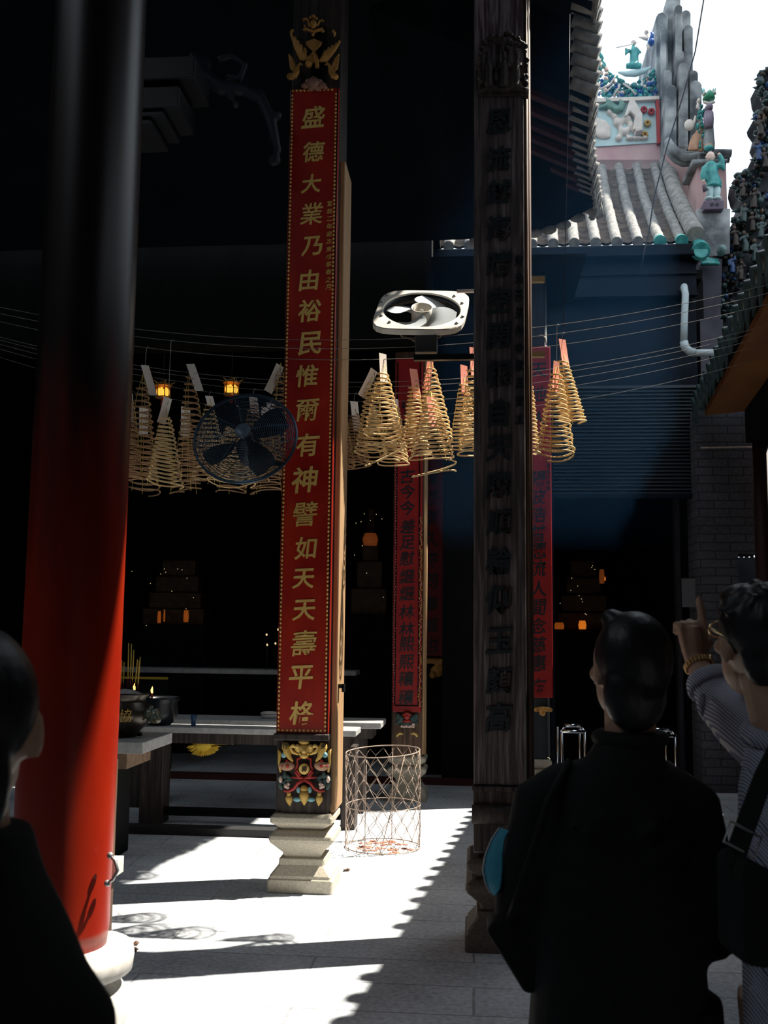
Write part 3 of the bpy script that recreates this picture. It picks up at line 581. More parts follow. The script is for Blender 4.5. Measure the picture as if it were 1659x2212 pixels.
mb = MB()
for k in range(6): E_(mb,868+k*5,1569+(k % 2),Yc-.025,3,3,.014)
E_(mb,893,1565,Yc-.025,3.5,3.5,.012); mb.build('bead_row', M['flower'], b2)
for s in (-1, 1):
    mb = MB(); T_(mb, [(879+s*8,1586),(879+s*15,1584),(879+s*21,1588),(879+s*22,1592)], Yc, [1.5,3,2.6,2]); mb.build('hook', M['gold'], b2)
c3 = back_column(.37, .645, 'square timber column half hidden behind the dark weathered column', 4.95, 'greyw', 'greyw')
b3 = thing('couplet_board', (.50, 9.46, .9), 'red couplet board with black characters half hidden behind the dark weathered column', 'couplet board')
p = at(1195, 1508, Y2); q = at(1187, 748, Y2); MB().box(.37, p.x, Y2, 9.499, p.z, q.z).build('panel', bpy.data.materials['deep_red_board'], b3, bev=.01)
for ch, py in zip('天地人陽波浩普恩流人間念慈惠海', [800,850,905,1035,1073,1112,1152,1190,1228,1272,1312,1352,1392,1432,1484]):
    character(ch, (at(1162, py, Y2).x, Y2-.001, at(1162, py, Y2).z), px2m(36, Y2), M['ink'], b3, bold=.012)
for i, ch in enumerate('沐恩弟子敬奉'): character(ch, (at(1184, 998, Y2).x, Y2-.001, at(1184, 995+i*12, Y2).z), px2m(9, Y2), M['ink'], b3, 'small_character', bold=0)
mb = MB(); T_(mb, [(1163,726),(1170,723),(1178,730),(1180,745)], Y2, 1.6); mb.build('hanging_loop', M['rust'], b3)
mb = MB()
for x in (1158,1166,1174,1182,1188): E_(mb,x,1530+abs(x-1172)*.2,Yc,6,5,.02)
E_(mb,1172,1540,Yc,7,7,.02); mb.build('gilt_carving', M['goldd'], b3, remesh=.008)
b4 = thing('couplet_board', (-.1, 11.2, 1.2), 'dim red couplet board deep in shade behind the tinsel hung column', 'couplet board')
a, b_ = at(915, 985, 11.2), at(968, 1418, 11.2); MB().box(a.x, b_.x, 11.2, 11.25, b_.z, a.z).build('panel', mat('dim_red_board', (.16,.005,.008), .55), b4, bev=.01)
for ch, py in zip('輝揚章久懷同壽福也', [1035,1076,1118,1164,1209,1256,1305,1350,1392]):
    character(ch, (at(929, py, 11.19).x, 11.199, at(929, py, 11.19).z), px2m(34, 11.2), M['ink'], b4, bold=.014)
mb = MB(); mb.box(a.x, b_.x-.02, 11.16, 11.25, b_.z-.08, b_.z-.02); E_(mb,944,1450,11.18,15,14,.03); E_(mb,935,1458,11.16,8,9,.03); E_(mb,952,1445,11.16,8,9,.03); mb.build('carved_foot', M['goldd'], b4, remesh=.012)
mb = MB(); mb.box(a.x-.05, b_.x+.06, 11.25, 11.6, 0, 5); tag(mb.build('timber_pier', M['soot'], None), 'dark timber pier carrying the dim red board', 'pier')
# ------------------------------------------------------------------ round red column at left
pc = at(128, 2030, 3.55); CX, CY = pc.x, 3.55
lc = thing('round_column', (CX, CY, 0), 'round red lacquered column on a pale stone drum, lit along its right side', 'column', kind='thing')
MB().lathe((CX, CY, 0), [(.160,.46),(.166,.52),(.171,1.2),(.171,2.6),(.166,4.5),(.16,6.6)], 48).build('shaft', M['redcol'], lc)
MB().lathe((CX, CY, 0), [(.29,0),(.29,.06),(.24,.10),(.20,.14),(.235,.20),(.245,.25),(.225,.31),(.18,.345),(.18,.355),(.25,.375),(.255,.42),(.25,.445),(.20,.46)], 48).build('plinth', M['stone_w'], lc)
mb = MB(); p = at(238, 1848, CY-.07); q = at(232, 1908, CY-.07)
mb.tube([p, p+Vector((.022,-.01,-.015)), (p+q)/2+Vector((.035,-.012,.0)), q+Vector((.022,-.01,.015)), q], .006, 8); mb.ell(p, .012); mb.ell(q, .012); mb.build('handle', M['steel'], lc)
mb = MB(); a, b_ = at(240, 1640, 3.75), at(249, 1905, 3.75); mb.box(b_.x-.05, b_.x-.010, 3.72, 3.76, 0, a.z)
pp_ = thing('wooden_post', (b_.x-.02, 3.74, 0), 'thin brown wooden post standing just behind the red column', 'post', kind='thing'); mb.build('batten', M['wood'], pp_)
q = at(250, 1872, 3.72); MB().box(q.x-.03, q.x+.012, 3.70, 3.77, q.z-.028, q.z+.028).build('block', M['stone_w'], pp_)
# ------------------------------------------------------------------ incense coils on wires
WY = [5.62, 5.80, 6.05, 6.62, 6.75, 6.95, 7.20, 7.70]
def wz(x, y): return 3.19+.052*(x+.7)**2
for k, y in enumerate(WY):
    xr = E0.x+(y-E0.y)*(E1.x-E0.x)/(E1.y-E0.y)+.50; mb = MB()
    pts = [(-4.4+(xr+4.4)*i/40, y, wz(-4.4+(xr+4.4)*i/40, y)) for i in range(41)]
    mb.tube(pts+[(xr+.03, y, 3.62)] if pts[-1][2] < 3.6 else pts, .0017, 5); mb.tube([pts[0], (-4.4, y, 5.3+.5*(9.5-y))], .0022, 5)
    tag(mb.build('hanging_wire', M['dimwire']), ['foremost','second','third','fourth','fifth','sixth','seventh','hindmost'][k]+' of the thin wires strung across the courtyard to carry incense coils', 'wire', 'wires carrying the incense coils')
SWIRL = random.Random(3)
def coil(label, wk, xt, ytag, ytop, xb, ybot, hw, paper='w', tilt=0, m='incense', turns=17, taglen=66, tagdx=0, loose=False, rise=None):
    Y = WY[wk]; rs = SWIRL
    top, bot = at(xt, ytop, Y), at(xb, ybot, Y); tg = at(xt+tagdx, ytag, Y)
    t = thing('incense_coil', (top.x, Y, top.z), label, 'incense coil', 'hanging incense coils')
    r0, r1 = .028, px2m(hw, Y); n = 20; pts = []; N = turns*n; ph = rs.uniform(0, 6.28); tl = rs.uniform(-.10, .10); tl2 = rs.uniform(-.12, .12); rad = []
    for i in range(N+1):
        u = i/N; a = ph+2*math.pi*turns*u
        r = (r0+(r1-r0)*(u**.85))*(1+.05*math.sin(a*.37+ph))+rs.uniform(-.0012, .0012)
        w_ = u**.95
        c = top.lerp(bot, w_)
        sag = (tl*math.cos(a)+tl2*math.sin(a)+.05*math.sin(2*a+ph)*u)*r*(.5+u)
        pts.append((c.x+r*math.cos(a), Y+r*.95*math.sin(a), c.z+sag))
    if loose:                                         # last turns have slipped from the threads
        for i in range(26):
            a = ph+2*math.pi*i/20; q = pts[-1]; pts.append((bot.x+.01+r1*.95*math.cos(a), Y+r1*.9*math.sin(a), bot.z-.012-.0045*i+.05*math.cos(a)*i/26))
    MB().tube(pts, .0053, 5).build('spiral', M[m], t)
    mb = MB(); hub = Vector((top.x, Y, top.z+.06))
    for k in range(3):
        a = ph+2.1*k+.4; P = [hub]
        for i in range(1, 9):
            u = i/8; c = top.lerp(bot, u**.95); r = r0+(r1-r0)*(u**.85)
            P.append(Vector((c.x+r*math.cos(a), Y+r*.95*math.sin(a), c.z+rs.uniform(-.004, .004))))
        mb.tube(P, .0017, 4)
    mb.build('threads', M['thread'], t)
    L = px2m(taglen, Y); ax = Vector((math.sin(R(tilt)), 0, -math.cos(R(tilt)))); mb = MB(); wv = px2m(11.5, Y); rows = []; tw = rs.uniform(.75, 1.0)
    yo = -.012
    for i in range(6):
        u = i/5; c = tg+ax*L*u+Vector((0, yo+.010*math.sin(u*2.5), 0)); s = Vector((-ax.z*math.cos(tw), math.sin(tw), ax.x*math.cos(tw)))*wv
        rows.append([c-s, c+s])
    f = [p for r_ in rows for p in r_]; b2_ = [p+Vector((0, .0016, 0)) for p in f]; nn = len(f)
    mb.add(f+b2_, [(2*i, 2*i+1, 2*i+3, 2*i+2) for i in range(5)]+[(nn+2*i+2, nn+2*i+3, nn+2*i+1, nn+2*i) for i in range(5)])
    mb.build('paper_tag', M['paperp' if paper == 'p' else 'paperw'], t)
    z = wz(tg.x, Y); mb = MB()
    mb.tube([hub, tg+Vector((0, -.002, -.03)), tg+Vector((0, -.002, .004)), (tg.x+.004, Y-.004, z-.01), (tg.x+.012, Y, z+.006), (tg.x+.02, Y+.004, z-.004)], .0018, 4)
    mb.build('hook', M['wire'], t); return t
P = 'spiral incense coil '
coil(P+'with a cream tag in the sunlight, nearest right of the central column', 2, 827, 765, 804, 826, 945, 44, 'w', 3, loose=True, turns=15)
coil(P+'with a short cream tag tucked low behind the nearest sunlit coil', 5, 853, 862, 882, 850, 1003, 34, 'w', 4)
coil(P+'with a cream tag tilted sharply left, beside the nearest sunlit coil', 3, 803, 800, 828, 800, 985, 36, 'w', -26, tagdx=6)
coil(P+'hanging low with a cream tag, brownish, close right of the central column', 5, 765, 868, 895, 768, 1008, 34, 'w', 7, 'incensed')
coil(P+'peeping out from directly behind the right edge of the central column', 4, 733, 840, 868, 737, 1008, 30, 'w', 0, 'incensed')
coil(P+'with a short pink tag left of the tall sunlit pair', 3, 893, 798, 832, 897, 972, 30, 'p', 8)
coil(P+'with a long pink tag, tallest of the cluster below the exhaust fan', 2, 930, 780, 797, 940, 955, 40, 'p', -8)
coil(P+'hanging lowest in front below the exhaust fan', 1, 930, 858, 866, 934, 990, 50, 'p', 6, loose=True, turns=14)
coil(P+'with a pink tag just left of the dark weathered column', 3, 1002, 790, 830, 1003, 968, 32, 'p', 2)
coil(P+'half hidden behind the left edge of the dark weathered column', 1, 1022, 752, 792, 1036, 985, 46, 'p', 3)
coil(P+'mostly hidden behind the right edge of the dark weathered column', 3, 1142, 810, 836, 1145, 985, 21, 'p', 0)
coil(P+'with a long salmon tag, rightmost of all the coils', 1, 1214, 734, 778, 1238, 912, 28, 'p', 8, taglen=60)
coil(P+'with a pink tag hanging lower, in front of the rightmost coil', 0, 1202, 782, 806, 1199, 985, 42, 'p', -3)
coil(P+'with a curling white tag, first coil right of the red column', 2, 308, 790, 828, 304, 1040, 40, 'w', 17, 'incensed', taglen=72, tagdx=6)
coil(P+'with golden lower turns hanging in front, second right of the red column', 1, 358, 860, 900, 357, 1048, 40, 'w', -14, taglen=60, tagdx=6)
coil(P+'with a leaning white tag, tall and narrow between the two lanterns', 3, 410, 787, 816, 418, 1036, 40, 'w', 20, 'incensed', tagdx=2)
coil(P+'with a white tag just left of the wire fan guard', 6, 452, 856, 874, 455, 1035, 44, 'w', 15, taglen=24)
coil(P+'with a white tag seen through the left half of the fan guard', 3, 508, 876, 894, 500, 1046, 52, 'w', 10, taglen=50)
coil(P+'with a white tag seen through the top of the fan guard', 5, 547, 856, 876, 545, 1040, 40, 'w', 8, 'incensed', taglen=40)
coil(P+'with a thin tilted tag disappearing behind the central couplet board', 3, 606, 790, 803, 598, 1025, 30, 'w', -24, 'incensed')
coil(P+'half hidden behind the edge of the red column', 1, 278, 850, 866, 276, 1036, 32, 'w', 3, 'incensed')
coil(P+'seen through the right half of the fan guard', 6, 585, 872, 890, 580, 1030, 38, 'w', 2, 'incensed')
for x, nm in ((312, 'below the first coil right of the red column'), (402, 'below the tall coil between the lanterns'), (500, 'lower left of the fan guard'), (575, 'lower right of the fan guard')):
    coil(P+'in the back row, '+nm, 7, x, 880, 900, x, 1064, 35, 'w', 0, 'incensed', turns=14)
mb = MB(); mb.tube([at(1217, 706, 5.8), at(1222, 480, 5.8), at(1229, 200, 5.8), at(1231, 30, 5.8)], .0022, 5)
tag(mb.build('long_cord', M['blackm']), 'thin dark cord dropping from the eave to the rightmost incense coils', 'cord')
mb = MB(); mb.tube([at(x, y, 10.35) for x, y in [(1545,-160),(1520,0),(1502,110),(1476,205),(1440,320),(1412,430),(1402,500),(1392,540),(1382,600)]], .008, 6)
tag(mb.build('power_cable', M['blackm']), 'black cable sagging down in front of the tiled roof', 'cable')
# ------------------------------------------------------------------ square exhaust fan on the dark column
Cf = at(911, 669, 5.72); nz_ = Vector((.05, -.70, .71)).normalized(); ux = Vector((math.cos(R(1)), 0.06, -.02)); ux = (ux-nz_*ux.dot(nz_)).normalized(); vy = nz_.cross(ux)
fan = thing('exhaust_fan', Cf, 'cream square exhaust fan with grey blades, tilted up and bracketed to the dark column', 'fan')
def fl(u, v, n_=0): return Cf+ux*u+vy*v+nz_*n_
NS = 48; out = []; inn = []
for i in range(NS):
    a = 2*math.pi*i/NS; c, s = math.cos(a), math.sin(a); k = (abs(c)**5+abs(s)**5)**(-1/5)
    out.append((k*.262*c+.032*s*k, k*.246*s)); inn.append((.226*c, .216*s))
mb = MB()
mb.ring_loft([[fl(u*.99, v*.99, -.034) for u, v in out], [fl(u, v, -.03) for u, v in out], [fl(u, v, 0) for u, v in out], [fl(u*.985, v*.985, .004) for u, v in out], [fl(u, v, .004) for u, v in inn], [fl(u*.985, v*.985, -.006) for u, v in inn]], cap=False, smooth=False)
mb.build('frame', M['offw'], fan)
mb = MB(); mb.ring_loft([[fl(u*1.0, v*1.0, -.007) for u, v in inn], [fl(u*.985, v*.985, -.007) for u, v in inn], [fl(u*.97, v*.97, -.06) for u, v in inn], [fl(u*.99, v*.99, -.06) for u, v in inn]], cap=False); mb.build('duct', M['blackm'], fan)
mb = MB()
for u, v in [(.19,.17),(-.21,.17),(.20,-.17),(-.18,-.17),(.235,.08),(-.235,.08),(.235,-.09),(-.23,-.09)]: mb.ell(fl(u, v, .006), .011, .011, .008, 8, 5)
mb.build('rivets', M['steel'], fan)
mb = MB(); mb.lathe(Cf+nz_*-.05, [(.058, -.03),(.060, .03),(.062, .065),(.057, .065),(.054, .0),(.02, -.005)], 28, cap=False, ax=nz_); mb.build('hub', M['offw'], fan)
mb = MB(); mb.lathe(Cf+nz_*-.05, [(.010, -.01),(.010, .05)], 10, ax=nz_).lathe(Cf+nz_*-.05, [(.020, 0),(.020, .014)], 6, ax=nz_); mb.build('shaft', M['steel'], fan)
for k, a0 in enumerate((62, 152, 236, 330)):
    mb = MB(); rows = []
    for i in range(7):
        r = .056+.148*i/6; w0 = .22+.22*math.sin(math.pi*min(i/6*.8+.15, 1)); tw = .028-.012*i/6
        rows.append([fl(r*math.cos(R(a0)+w0*q*1.9), r*math.sin(R(a0)+w0*q*1.9), -.035+tw*q*1.6) for q in (-1,-.5,0,.5,1)])
    v = [p for r_ in rows for p in r_]; v2 = [p-nz_*.003 for p in v]; n_ = len(v)
    mb.add(v+v2, [(i*5+j, i*5+j+1, (i+1)*5+j+1, (i+1)*5+j) for i in range(6) for j in range(4)]+[(n_+(i+1)*5+j, n_+(i+1)*5+j+1, n_+i*5+j+1, n_+i*5+j) for i in range(6) for j in range(4)], True)
    mb.build('blade', mat('grey_blade', (.50,.54,.56), .4) if k == 0 else bpy.data.materials['grey_blade'], fan)
mb = MB(); mb.lathe(Cf+nz_*-.17, [(.0,-.02),(.06,-.02),(.07,0),(.07,.07),(.05,.10)], 20, ax=nz_); mb.build('motor', M['blackm'], fan)
for s in (-1, 1):
    mb = MB(); mb.tube([fl(s*.14,-.16,-.02), fl(s*.11,-.13,-.10), fl(s*.05,-.05,-.16)], .010, 6); mb.build('stay', M['blackm'], fan)
mb = MB(); c = at(921, 745, 5.62); mb.obox(c, (1,0,0), (0,1,0), (0,0,1), .062, .05, .055); mb.build('bracket_box', mat('dull_bracket', (.06,.06,.058), .5), fan, bev=.006)
mb = MB(); a, b_ = at(905, 770, 5.52), at(1033, 770, 5.52); mb.box(a.x-.03, .26, 5.525, 5.56, a.z-.018, a.z+.014); mb.box(.05,.09,5.49,5.53,a.z-.018,a.z+.014); mb.build('bar', M['blackm'], fan)
mb = MB(); a = at(1010, 632, 5.60); mb.box(a.x-.06, .10, 5.565, 5.585, a.z-.008, a.z+.008); mb.build('rod', M['paperw'], fan)
for y in (607, 768):
    mb = MB(); a, b_ = at(1145, y, 5.56), at(1176, y, 5.56); mb.box(.27, b_.x, 5.525, 5.56, a.z-.015, a.z+.015); mb.tube([(b_.x-.02, 5.521, a.z), (b_.x-.02, 5.528, a.z)], .006, 8)
    tag(mb.build('bracket_bar', mat('ochre_bar', (.30,.26,.16), .6) if y == 607 else bpy.data.materials['ochre_bar']), ('upper' if y == 607 else 'lower')+' short ochre metal bar sticking out behind the dark weathered column', 'bracket', 'bracket bars behind the dark column')
# ------------------------------------------------------------------ round fan in a wire guard
Cg = at(530, 946, 5.78); gn = Vector((.02, -.93, .36)).normalized(); gx = Vector((1,.02,.055)); gx = (gx-gn*gx.dot(gn)).normalized(); gy = gn.cross(gx); GR = .300
wf = thing('guarded_fan', Cg, 'round black fan in a fine wire guard left of the red couplet board', 'fan')
def gl(r, a, n_): return Cg+gx*r*math.cos(a)+gy*r*math.sin(a)+gn*n_
def dome(r): return .075*(1-(r/GR)**2)**.6 if r < GR else 0
for nm, sg, nr in (('front_guard', 1, 25), ('rear_guard', -1, 13)):
    mb = MB()
    for k in range(nr+1):
        r = .045+(GR-.045)*k/nr; mb.tube([gl(r, 2*math.pi*i/44, sg*(dome(r)+.012)) for i in range(44)], .0019 if k < nr else .004, 4, closed=True)
    for k in range(8 if sg > 0 else 6):
        a = k*math.pi/4+.2 if sg > 0 else k*math.pi/3; mb.tube([gl(.04+(GR-.04)*i/8, a, sg*(dome(.04+(GR-.04)*i/8)+.010)) for i in range(9)], .0026, 5)
    mb.build(nm, M['guard'], wf)
mb = MB(); mb.tube([gl(GR+.002, 2*math.pi*i/56, 0) for i in range(56)], .008, 6, closed=True); mb.build('rim', M['guard'], wf)
MB().lathe(Cg+gn*.070, [(.046,0),(.048,.012),(.042,.020),(.0,.022)], 28, ax=gn).build('hub_cap', mat('blue_grey_cap', (.12,.17,.22), .4, .2), wf)
for k in range(4):
    mb = MB(); rows = []
    for i in range(7):
        r = .05+.215*i/6; w0 = .22+.20*math.sin(math.pi*min(i/6*.75+.2, 1))
        rows.append([gl(r, k*1.571+.55+w0*q, .03*q*(1-.3*i/6)) for q in (-1,-.5,0,.5,1)])
    v = [p for r_ in rows for p in r_]; v2 = [p-gn*.003 for p in v]; n_ = len(v)
    mb.add(v+v2, [(i*5+j, i*5+j+1, (i+1)*5+j+1, (i+1)*5+j) for i in range(6) for j in range(4)]+[(n_+(i+1)*5+j, n_+(i+1)*5+j+1, n_+i*5+j+1, n_+i*5+j) for i in range(6) for j in range(4)], True)
    mb.build('blade', M['blackm'], wf)
MB().lathe(Cg-gn*.24, [(.0,0),(.06,.0),(.075,.04),(.075,.15),(.05,.18),(.03,.24)], 20, ax=gn).build('motor', M['blackm'], wf)
mb = MB(); c = Cg-gn*.17; mb.tube([c, c+Vector((.0,.08,-.02)), (-1.19, 6.30, c.z-.02)], .018, 8); mb.box(-1.215,-1.20,6.25,6.35,c.z-.10,c.z+.06); mb.build('wall_bracket', M['blackm'], wf)
# ------------------------------------------------------------------ lanterns
def lantern(px, py, label):
    c = at(px, py, 9.95); t = thing('palace_lantern', c, label, 'lantern', 'small lit lanterns')
    mb = MB()
    for k in range(6):
        a = k*math.pi/3+.5; mb.ell((c.x+.045*math.cos(a), c.y+.045*math.sin(a), c.z), .022, .022, .045, 8, 6)
    mb.build('glowing_panels', M['lamp'], t)
    mb = MB()
    for k in range(6):
        a = k*math.pi/3; x, y = c.x+.072*math.cos(a), c.y+.072*math.sin(a); mb.tube([(x,y,c.z-.06),(x,y,c.z+.065)], .006, 5)
        mb.tube([(c.x,c.y,c.z+.10),(c.x+.07*math.cos(a),c.y+.07*math.sin(a),c.z+.075),(c.x+.125*math.cos(a),c.y+.125*math.sin(a),c.z+.10)], [.012,.010,.004], 5)
    mb.lathe((c.x,c.y,c.z), [(.078,-.062),(.082,-.05),(.02,-.05)], 6, cap=False).lathe((c.x,c.y,c.z), [(.095,.062),(.06,.09),(.03,.10),(.025,.125),(.0,.13)], 6)
    mb.build('frame', M['goldd'], t)
    MB().tube([(c.x,c.y,c.z+.12),(c.x,c.y,5.75)], .004, 5).build('chain', M['blackm'], t)
    MB().tube([(c.x,c.y,c.z-.05),(c.x,c.y,c.z-.14)], [.012,.02], 6).build('tassel', M['ribbon'], t)
lantern(352, 847, 'small glowing hexagonal lantern, nearer the round red column'); lantern(500, 841, 'small glowing hexagonal lantern above the round wire fan')
# ------------------------------------------------------------------ tables and what stands on them
def table(name, label, x0, x1, y0, y1, zt, th, legs, apron, m='tabletop', ml='wooddk', stretcher=None, ll='wooddk'):
    t = thing(name, ((x0+x1)/2, (y0+y1)/2, 0), label, 'table')
    MB().box(x0, x1, y0, y1, zt-th, zt).build('top', M[m], t, bev=.005)
    a0, a1, b0, b1, h = apron; MB().box(a0, a1, b0, b1, zt-th-h, zt-th).build('apron', M[ml], t)
    for lx0, lx1, ly0, ly1 in legs: MB().box(lx0, lx1, ly0, ly1, 0, zt-th-h).build('leg', M[ll], t, bev=.004)
    if stretcher: MB().box(*stretcher).build('stretcher', M['soot'], t)
    return t
table('altar_table', 'long low stone topped table behind the central column, its right end sunlit', -2.85, -.93, 8.02, 8.36, .765, .045, [(-1.05,-.94,8.08,8.30),(-2.66,-2.48,8.08,8.30)], (-2.75,-.98,8.08,8.31,.085), ml='wooddk', stretcher=(-2.48,-1.05,8.16,8.22,.06,.12))
table('altar_table', 'second stone topped table set just behind the first, reaching the tinsel hung column', -3.1, -.80, 8.72, 9.20, .765, .05, [(-1.1,-.95,8.8,9.1),(-3.0,-2.85,8.8,9.1)], (-3.05,-.88,8.78,9.15,.09))
table('altar_table', 'narrow dark shelf table against the shaded hall behind the central column', -5.2, -1.32, 11.3, 11.7, 1.09, .05, [(-1.7,-1.6,11.35,11.6),(-4.6,-4.5,11.35,11.6)], (-5.1,-1.4,11.35,11.65,.06), ml='soot', ll='soot')
table('incense_table', 'short stone slab table carrying the bronze incense burner beside the red column', -3.0, -2.17, 6.62, 7.28, .80, .075, [(-2.8,-2.42,6.75,7.15)], (-2.95,-2.30,6.70,7.20,.11), 'tabletop', 'brownstone', ll='soot')
bz = .80; bc = at(268, 1545, 6.95); BXc, BYc = bc.x, 6.95
bt = thing('incense_burner', (BXc, BYc, bz), 'dark bronze incense burner full of ash and incense sticks, lion head on its side', 'incense burner')
MB().lathe((BXc, BYc, bz), [(.085,.0),(.10,.03),(.15,.075),(.188,.14),(.185,.19),(.15,.235),(.145,.26),(.172,.285),(.172,.30),(.155,.30),(.15,.27)], 36, cap=False).build('bowl', M['bronze'], bt)
mb = MB(); mb.lathe((BXc, BYc, bz+.27), [(.152,0),(.12,.02),(.06,.045),(0,.055)], 24); mb.build('ash_heap', M['ash'], bt)
mb = MB(); p = at(334, 1547, 6.9); mb.ell(p, .045, .05, .05).ell(p+Vector((.025,-.02,-.02)), .03,.035,.028).ell(p+Vector((.0,-.03,.035)), .02).ell(p+Vector((-.03,0,.02)), .05,.05,.04)
for a in range(7): mb.ell(p+Vector((-.02+.045*math.cos(a*.9-2),-.01,.01+.05*math.sin(a*.9-2))), .016)
mb.build('lion_head', mat('bronze_patina', (.16,.11,.06), .4, .6, c2=(.10,.16,.15), scale=25), bt, remesh=.006)
character('協', at(271, 1546, BYc-.190), px2m(27, 6.8), M['palegold'], bt, 'character', bold=.0, ext=.02)
for k in range(3):
    a = k*2.094+.6; MB().tube([(BXc+.09*math.cos(a),BYc+.09*math.sin(a),bz+.04),(BXc+.12*math.cos(a),BYc+.12*math.sin(a),bz)], .02, 8).build('foot', M['bronze'], bt)
for i, (x0, y0, x1, y1) in enumerate([(263,1426,262,1484),(268,1430,266,1484),(278,1389,276,1480),(284,1391,281,1480),(289,1404,285,1482),(297,1424,291,1482),(303,1419,297,1486),(299,1440,297,1484),(301,1427,298,1484)]):
    yy = 6.93+.012*(i % 4); a, b_ = at(x1, y1+6, yy), at(x0, y0, yy)
    st_ = thing('incense_stick', a, 'thin yellow incense stick standing in the bronze burner ash', 'incense stick', 'incense sticks in the bronze burner')
    MB().tube([a, a.lerp(b_, .22)], .0025, 5).build('red_foot', M['ribbon'], st_); MB().tube([a.lerp(b_, .22), b_], .004, 6).build('coated_end', mat('yellow_incense', (.55,.36,.06), .8) if i == 0 else bpy.data.materials['yellow_incense'], st_)
pt = thing('ash_pot', (at(345, 1500, 8.15).x, 8.18, .765), 'dark round pot with a frosted rim standing behind the bronze burner', 'pot')
MB().lathe((pt.location.x, 8.18, .765), [(.08,0),(.12,.03),(.145,.10),(.135,.17),(.15,.205),(.155,.222),(.14,.222),(.13,.19)], 30, cap=False).build('body', M['blackm'], pt)
MB().lathe((pt.location.x, 8.18, .765+.19), [(.132,0),(.0,.012)], 24).build('ash', M['ash'], pt)
for i, (x, y) in enumerate([(290,1484),(328,1491)]):
    c = at(x, y+22, 8.14); z0 = .955 if i else .957
    k = thing('candle', (c.x, 8.14, z0), ('left' if i == 0 else 'right')+'hand small red candle burning behind the bronze burner', 'candle', 'burning candles')
    if i == 0: k.location.z = .765; z0 = .765
    zt = at(x, y+6, 8.14).z; MB().tube([(c.x,8.14,z0),(c.x,8.14,zt)], .008, 8).build('wax', M['ribbon'], k)
    f = at(x, y, 8.14); MB().tube([(c.x,8.14,zt-.002),f,f+Vector((.004,0,.03))], [.007,.010,.001], 8).build('flame', M['flame'], k)
mb = MB(); a, b_ = at(300, 1462, 11.0), at(362, 1468, 11.0)
sh = thing('offering_shelf', ((a.x+b_.x)/2, 11.1, 0), 'low dark shelf with a yellow painted edge behind the incense burner', 'shelf')
MB().box(a.x-.6, b_.x, 11.0, 11.02, b_.z, a.z).build('edge', mat('yellow_paint', (.55,.36,.03), .6), sh); MB().box(a.x-.6, b_.x, 11.02, 11.25, 0, a.z-.02).build('body', M['soot'], sh)
bw = at(581, 1548, 8.95); kt = thing('covered_dish', (bw.x, 8.95, .765), 'white enamel dish with a flat lid on the rear table, left of the column', 'dish')
MB().lathe((bw.x, 8.95, .765), [(.055,0),(.068,.02),(.072,.038)], 24).build('dish', M['white'], kt); MB().lathe((bw.x, 8.95, .803), [(.074,0),(.076,.010),(.06,.020),(0,.024)], 24).build('lid', M['cream'], kt)
cu_ = at(418, 1562, 8.12); kt = thing('cup', (cu_.x, 8.12, .765), 'small blue plastic cup on the front stone table', 'cup')
MB().lathe((cu_.x, 8.12, .765), [(.018,0),(.020,.05),(.024,.07),(.026,.088),(.022,.086),(.017,.01)], 18, cap=False).build('body', M['bluecup'], kt)
MB().lathe((cu_.x, 8.12, .765), [(.0,.002),(.018,.002)], 18, cap=False).build('bottom', M['bluecup'], kt)
du = at(440, 1606, 8.14); dt = thing('feather_duster', du, 'fluffy yellow duster hanging under the front stone table', 'duster')
mb = MB(); rd = random.Random(4)
mb.ell(du+Vector((0,0,-.015)), .095, .06, .055)
for i in range(420):
    a = rd.uniform(-.2, math.pi+.2); b_ = rd.uniform(-1.2, 1.2); d = Vector((math.cos(a)*.11, math.sin(b_)*.06, -abs(math.sin(a))*.075))
    p = du+d*.6+Vector((0,0,-.012)); q = du+d*rd.uniform(.92, 1.12)+Vector((rd.uniform(-.01,.01), 0, -.016)); mb.tube([p, q], [.006, .001], 4, cap=False)
mb.build('fluff', M['yellow'], dt); MB().tube([du+Vector((-.06,0,.0)), at(490, 1606, 8.14), at(500, 1605, 8.14), at(503, 1608, 8.14)], .008, 8).build('handle', M['palegold'], dt)
# ------------------------------------------------------------------ wire basket
kx, ky, kr = at(826, 1800, 7.48).x, 7.49, .268
kb = thing('wire_basket', (kx, ky, 0), 'round chicken wire basket standing in the sunlit courtyard', 'wire basket')
KH = .675; rk = random.Random(11)
def kp(a, z, r=None): return Vector((kx+(r or kr*(1+.015*math.sin(3*a+z*7)))*math.cos(a), ky+(r or kr)*math.sin(a), z+.018*math.sin(a+.8)*(z/KH)))
mb = MB(); NA, NR = 17, 9; P_ = {}
for j in range(NR+1):
    for i in range(NA):
        a = 2*math.pi*(i+.5*(j % 2))/NA+rk.uniform(-.03,.03); P_[i, j] = kp(a, min(.012+(KH-.015)*j/NR+rk.uniform(-.008,.008), KH))
for j in range(NR):
    for i in range(NA):
        p = P_[i, j]; i2 = i if j % 2 else (i-1) % NA
        for ii in ((i2, (i2+1) % NA)):
            q = P_[ii, j+1]; mid = (p+q)/2; up = Vector((0,0,.012)); mb.tube([p+up*.5, q-up*.5], .0021, 4)
        mb.tube([p-Vector((0,0,.009)), p+Vector((0,0,.009))], .0034, 5)
mb.build('wire_mesh', M['rust'], kb)
for nm, z, r_ in (('top_ring', KH, .0045), ('middle_ring', .30, .0035), ('bottom_ring', .010, .004)):
    mb = MB(); mb.tube([kp(2*math.pi*i/40, z) for i in range(40)], r_, 6, closed=True); mb.build(nm, M['rust'], kb)
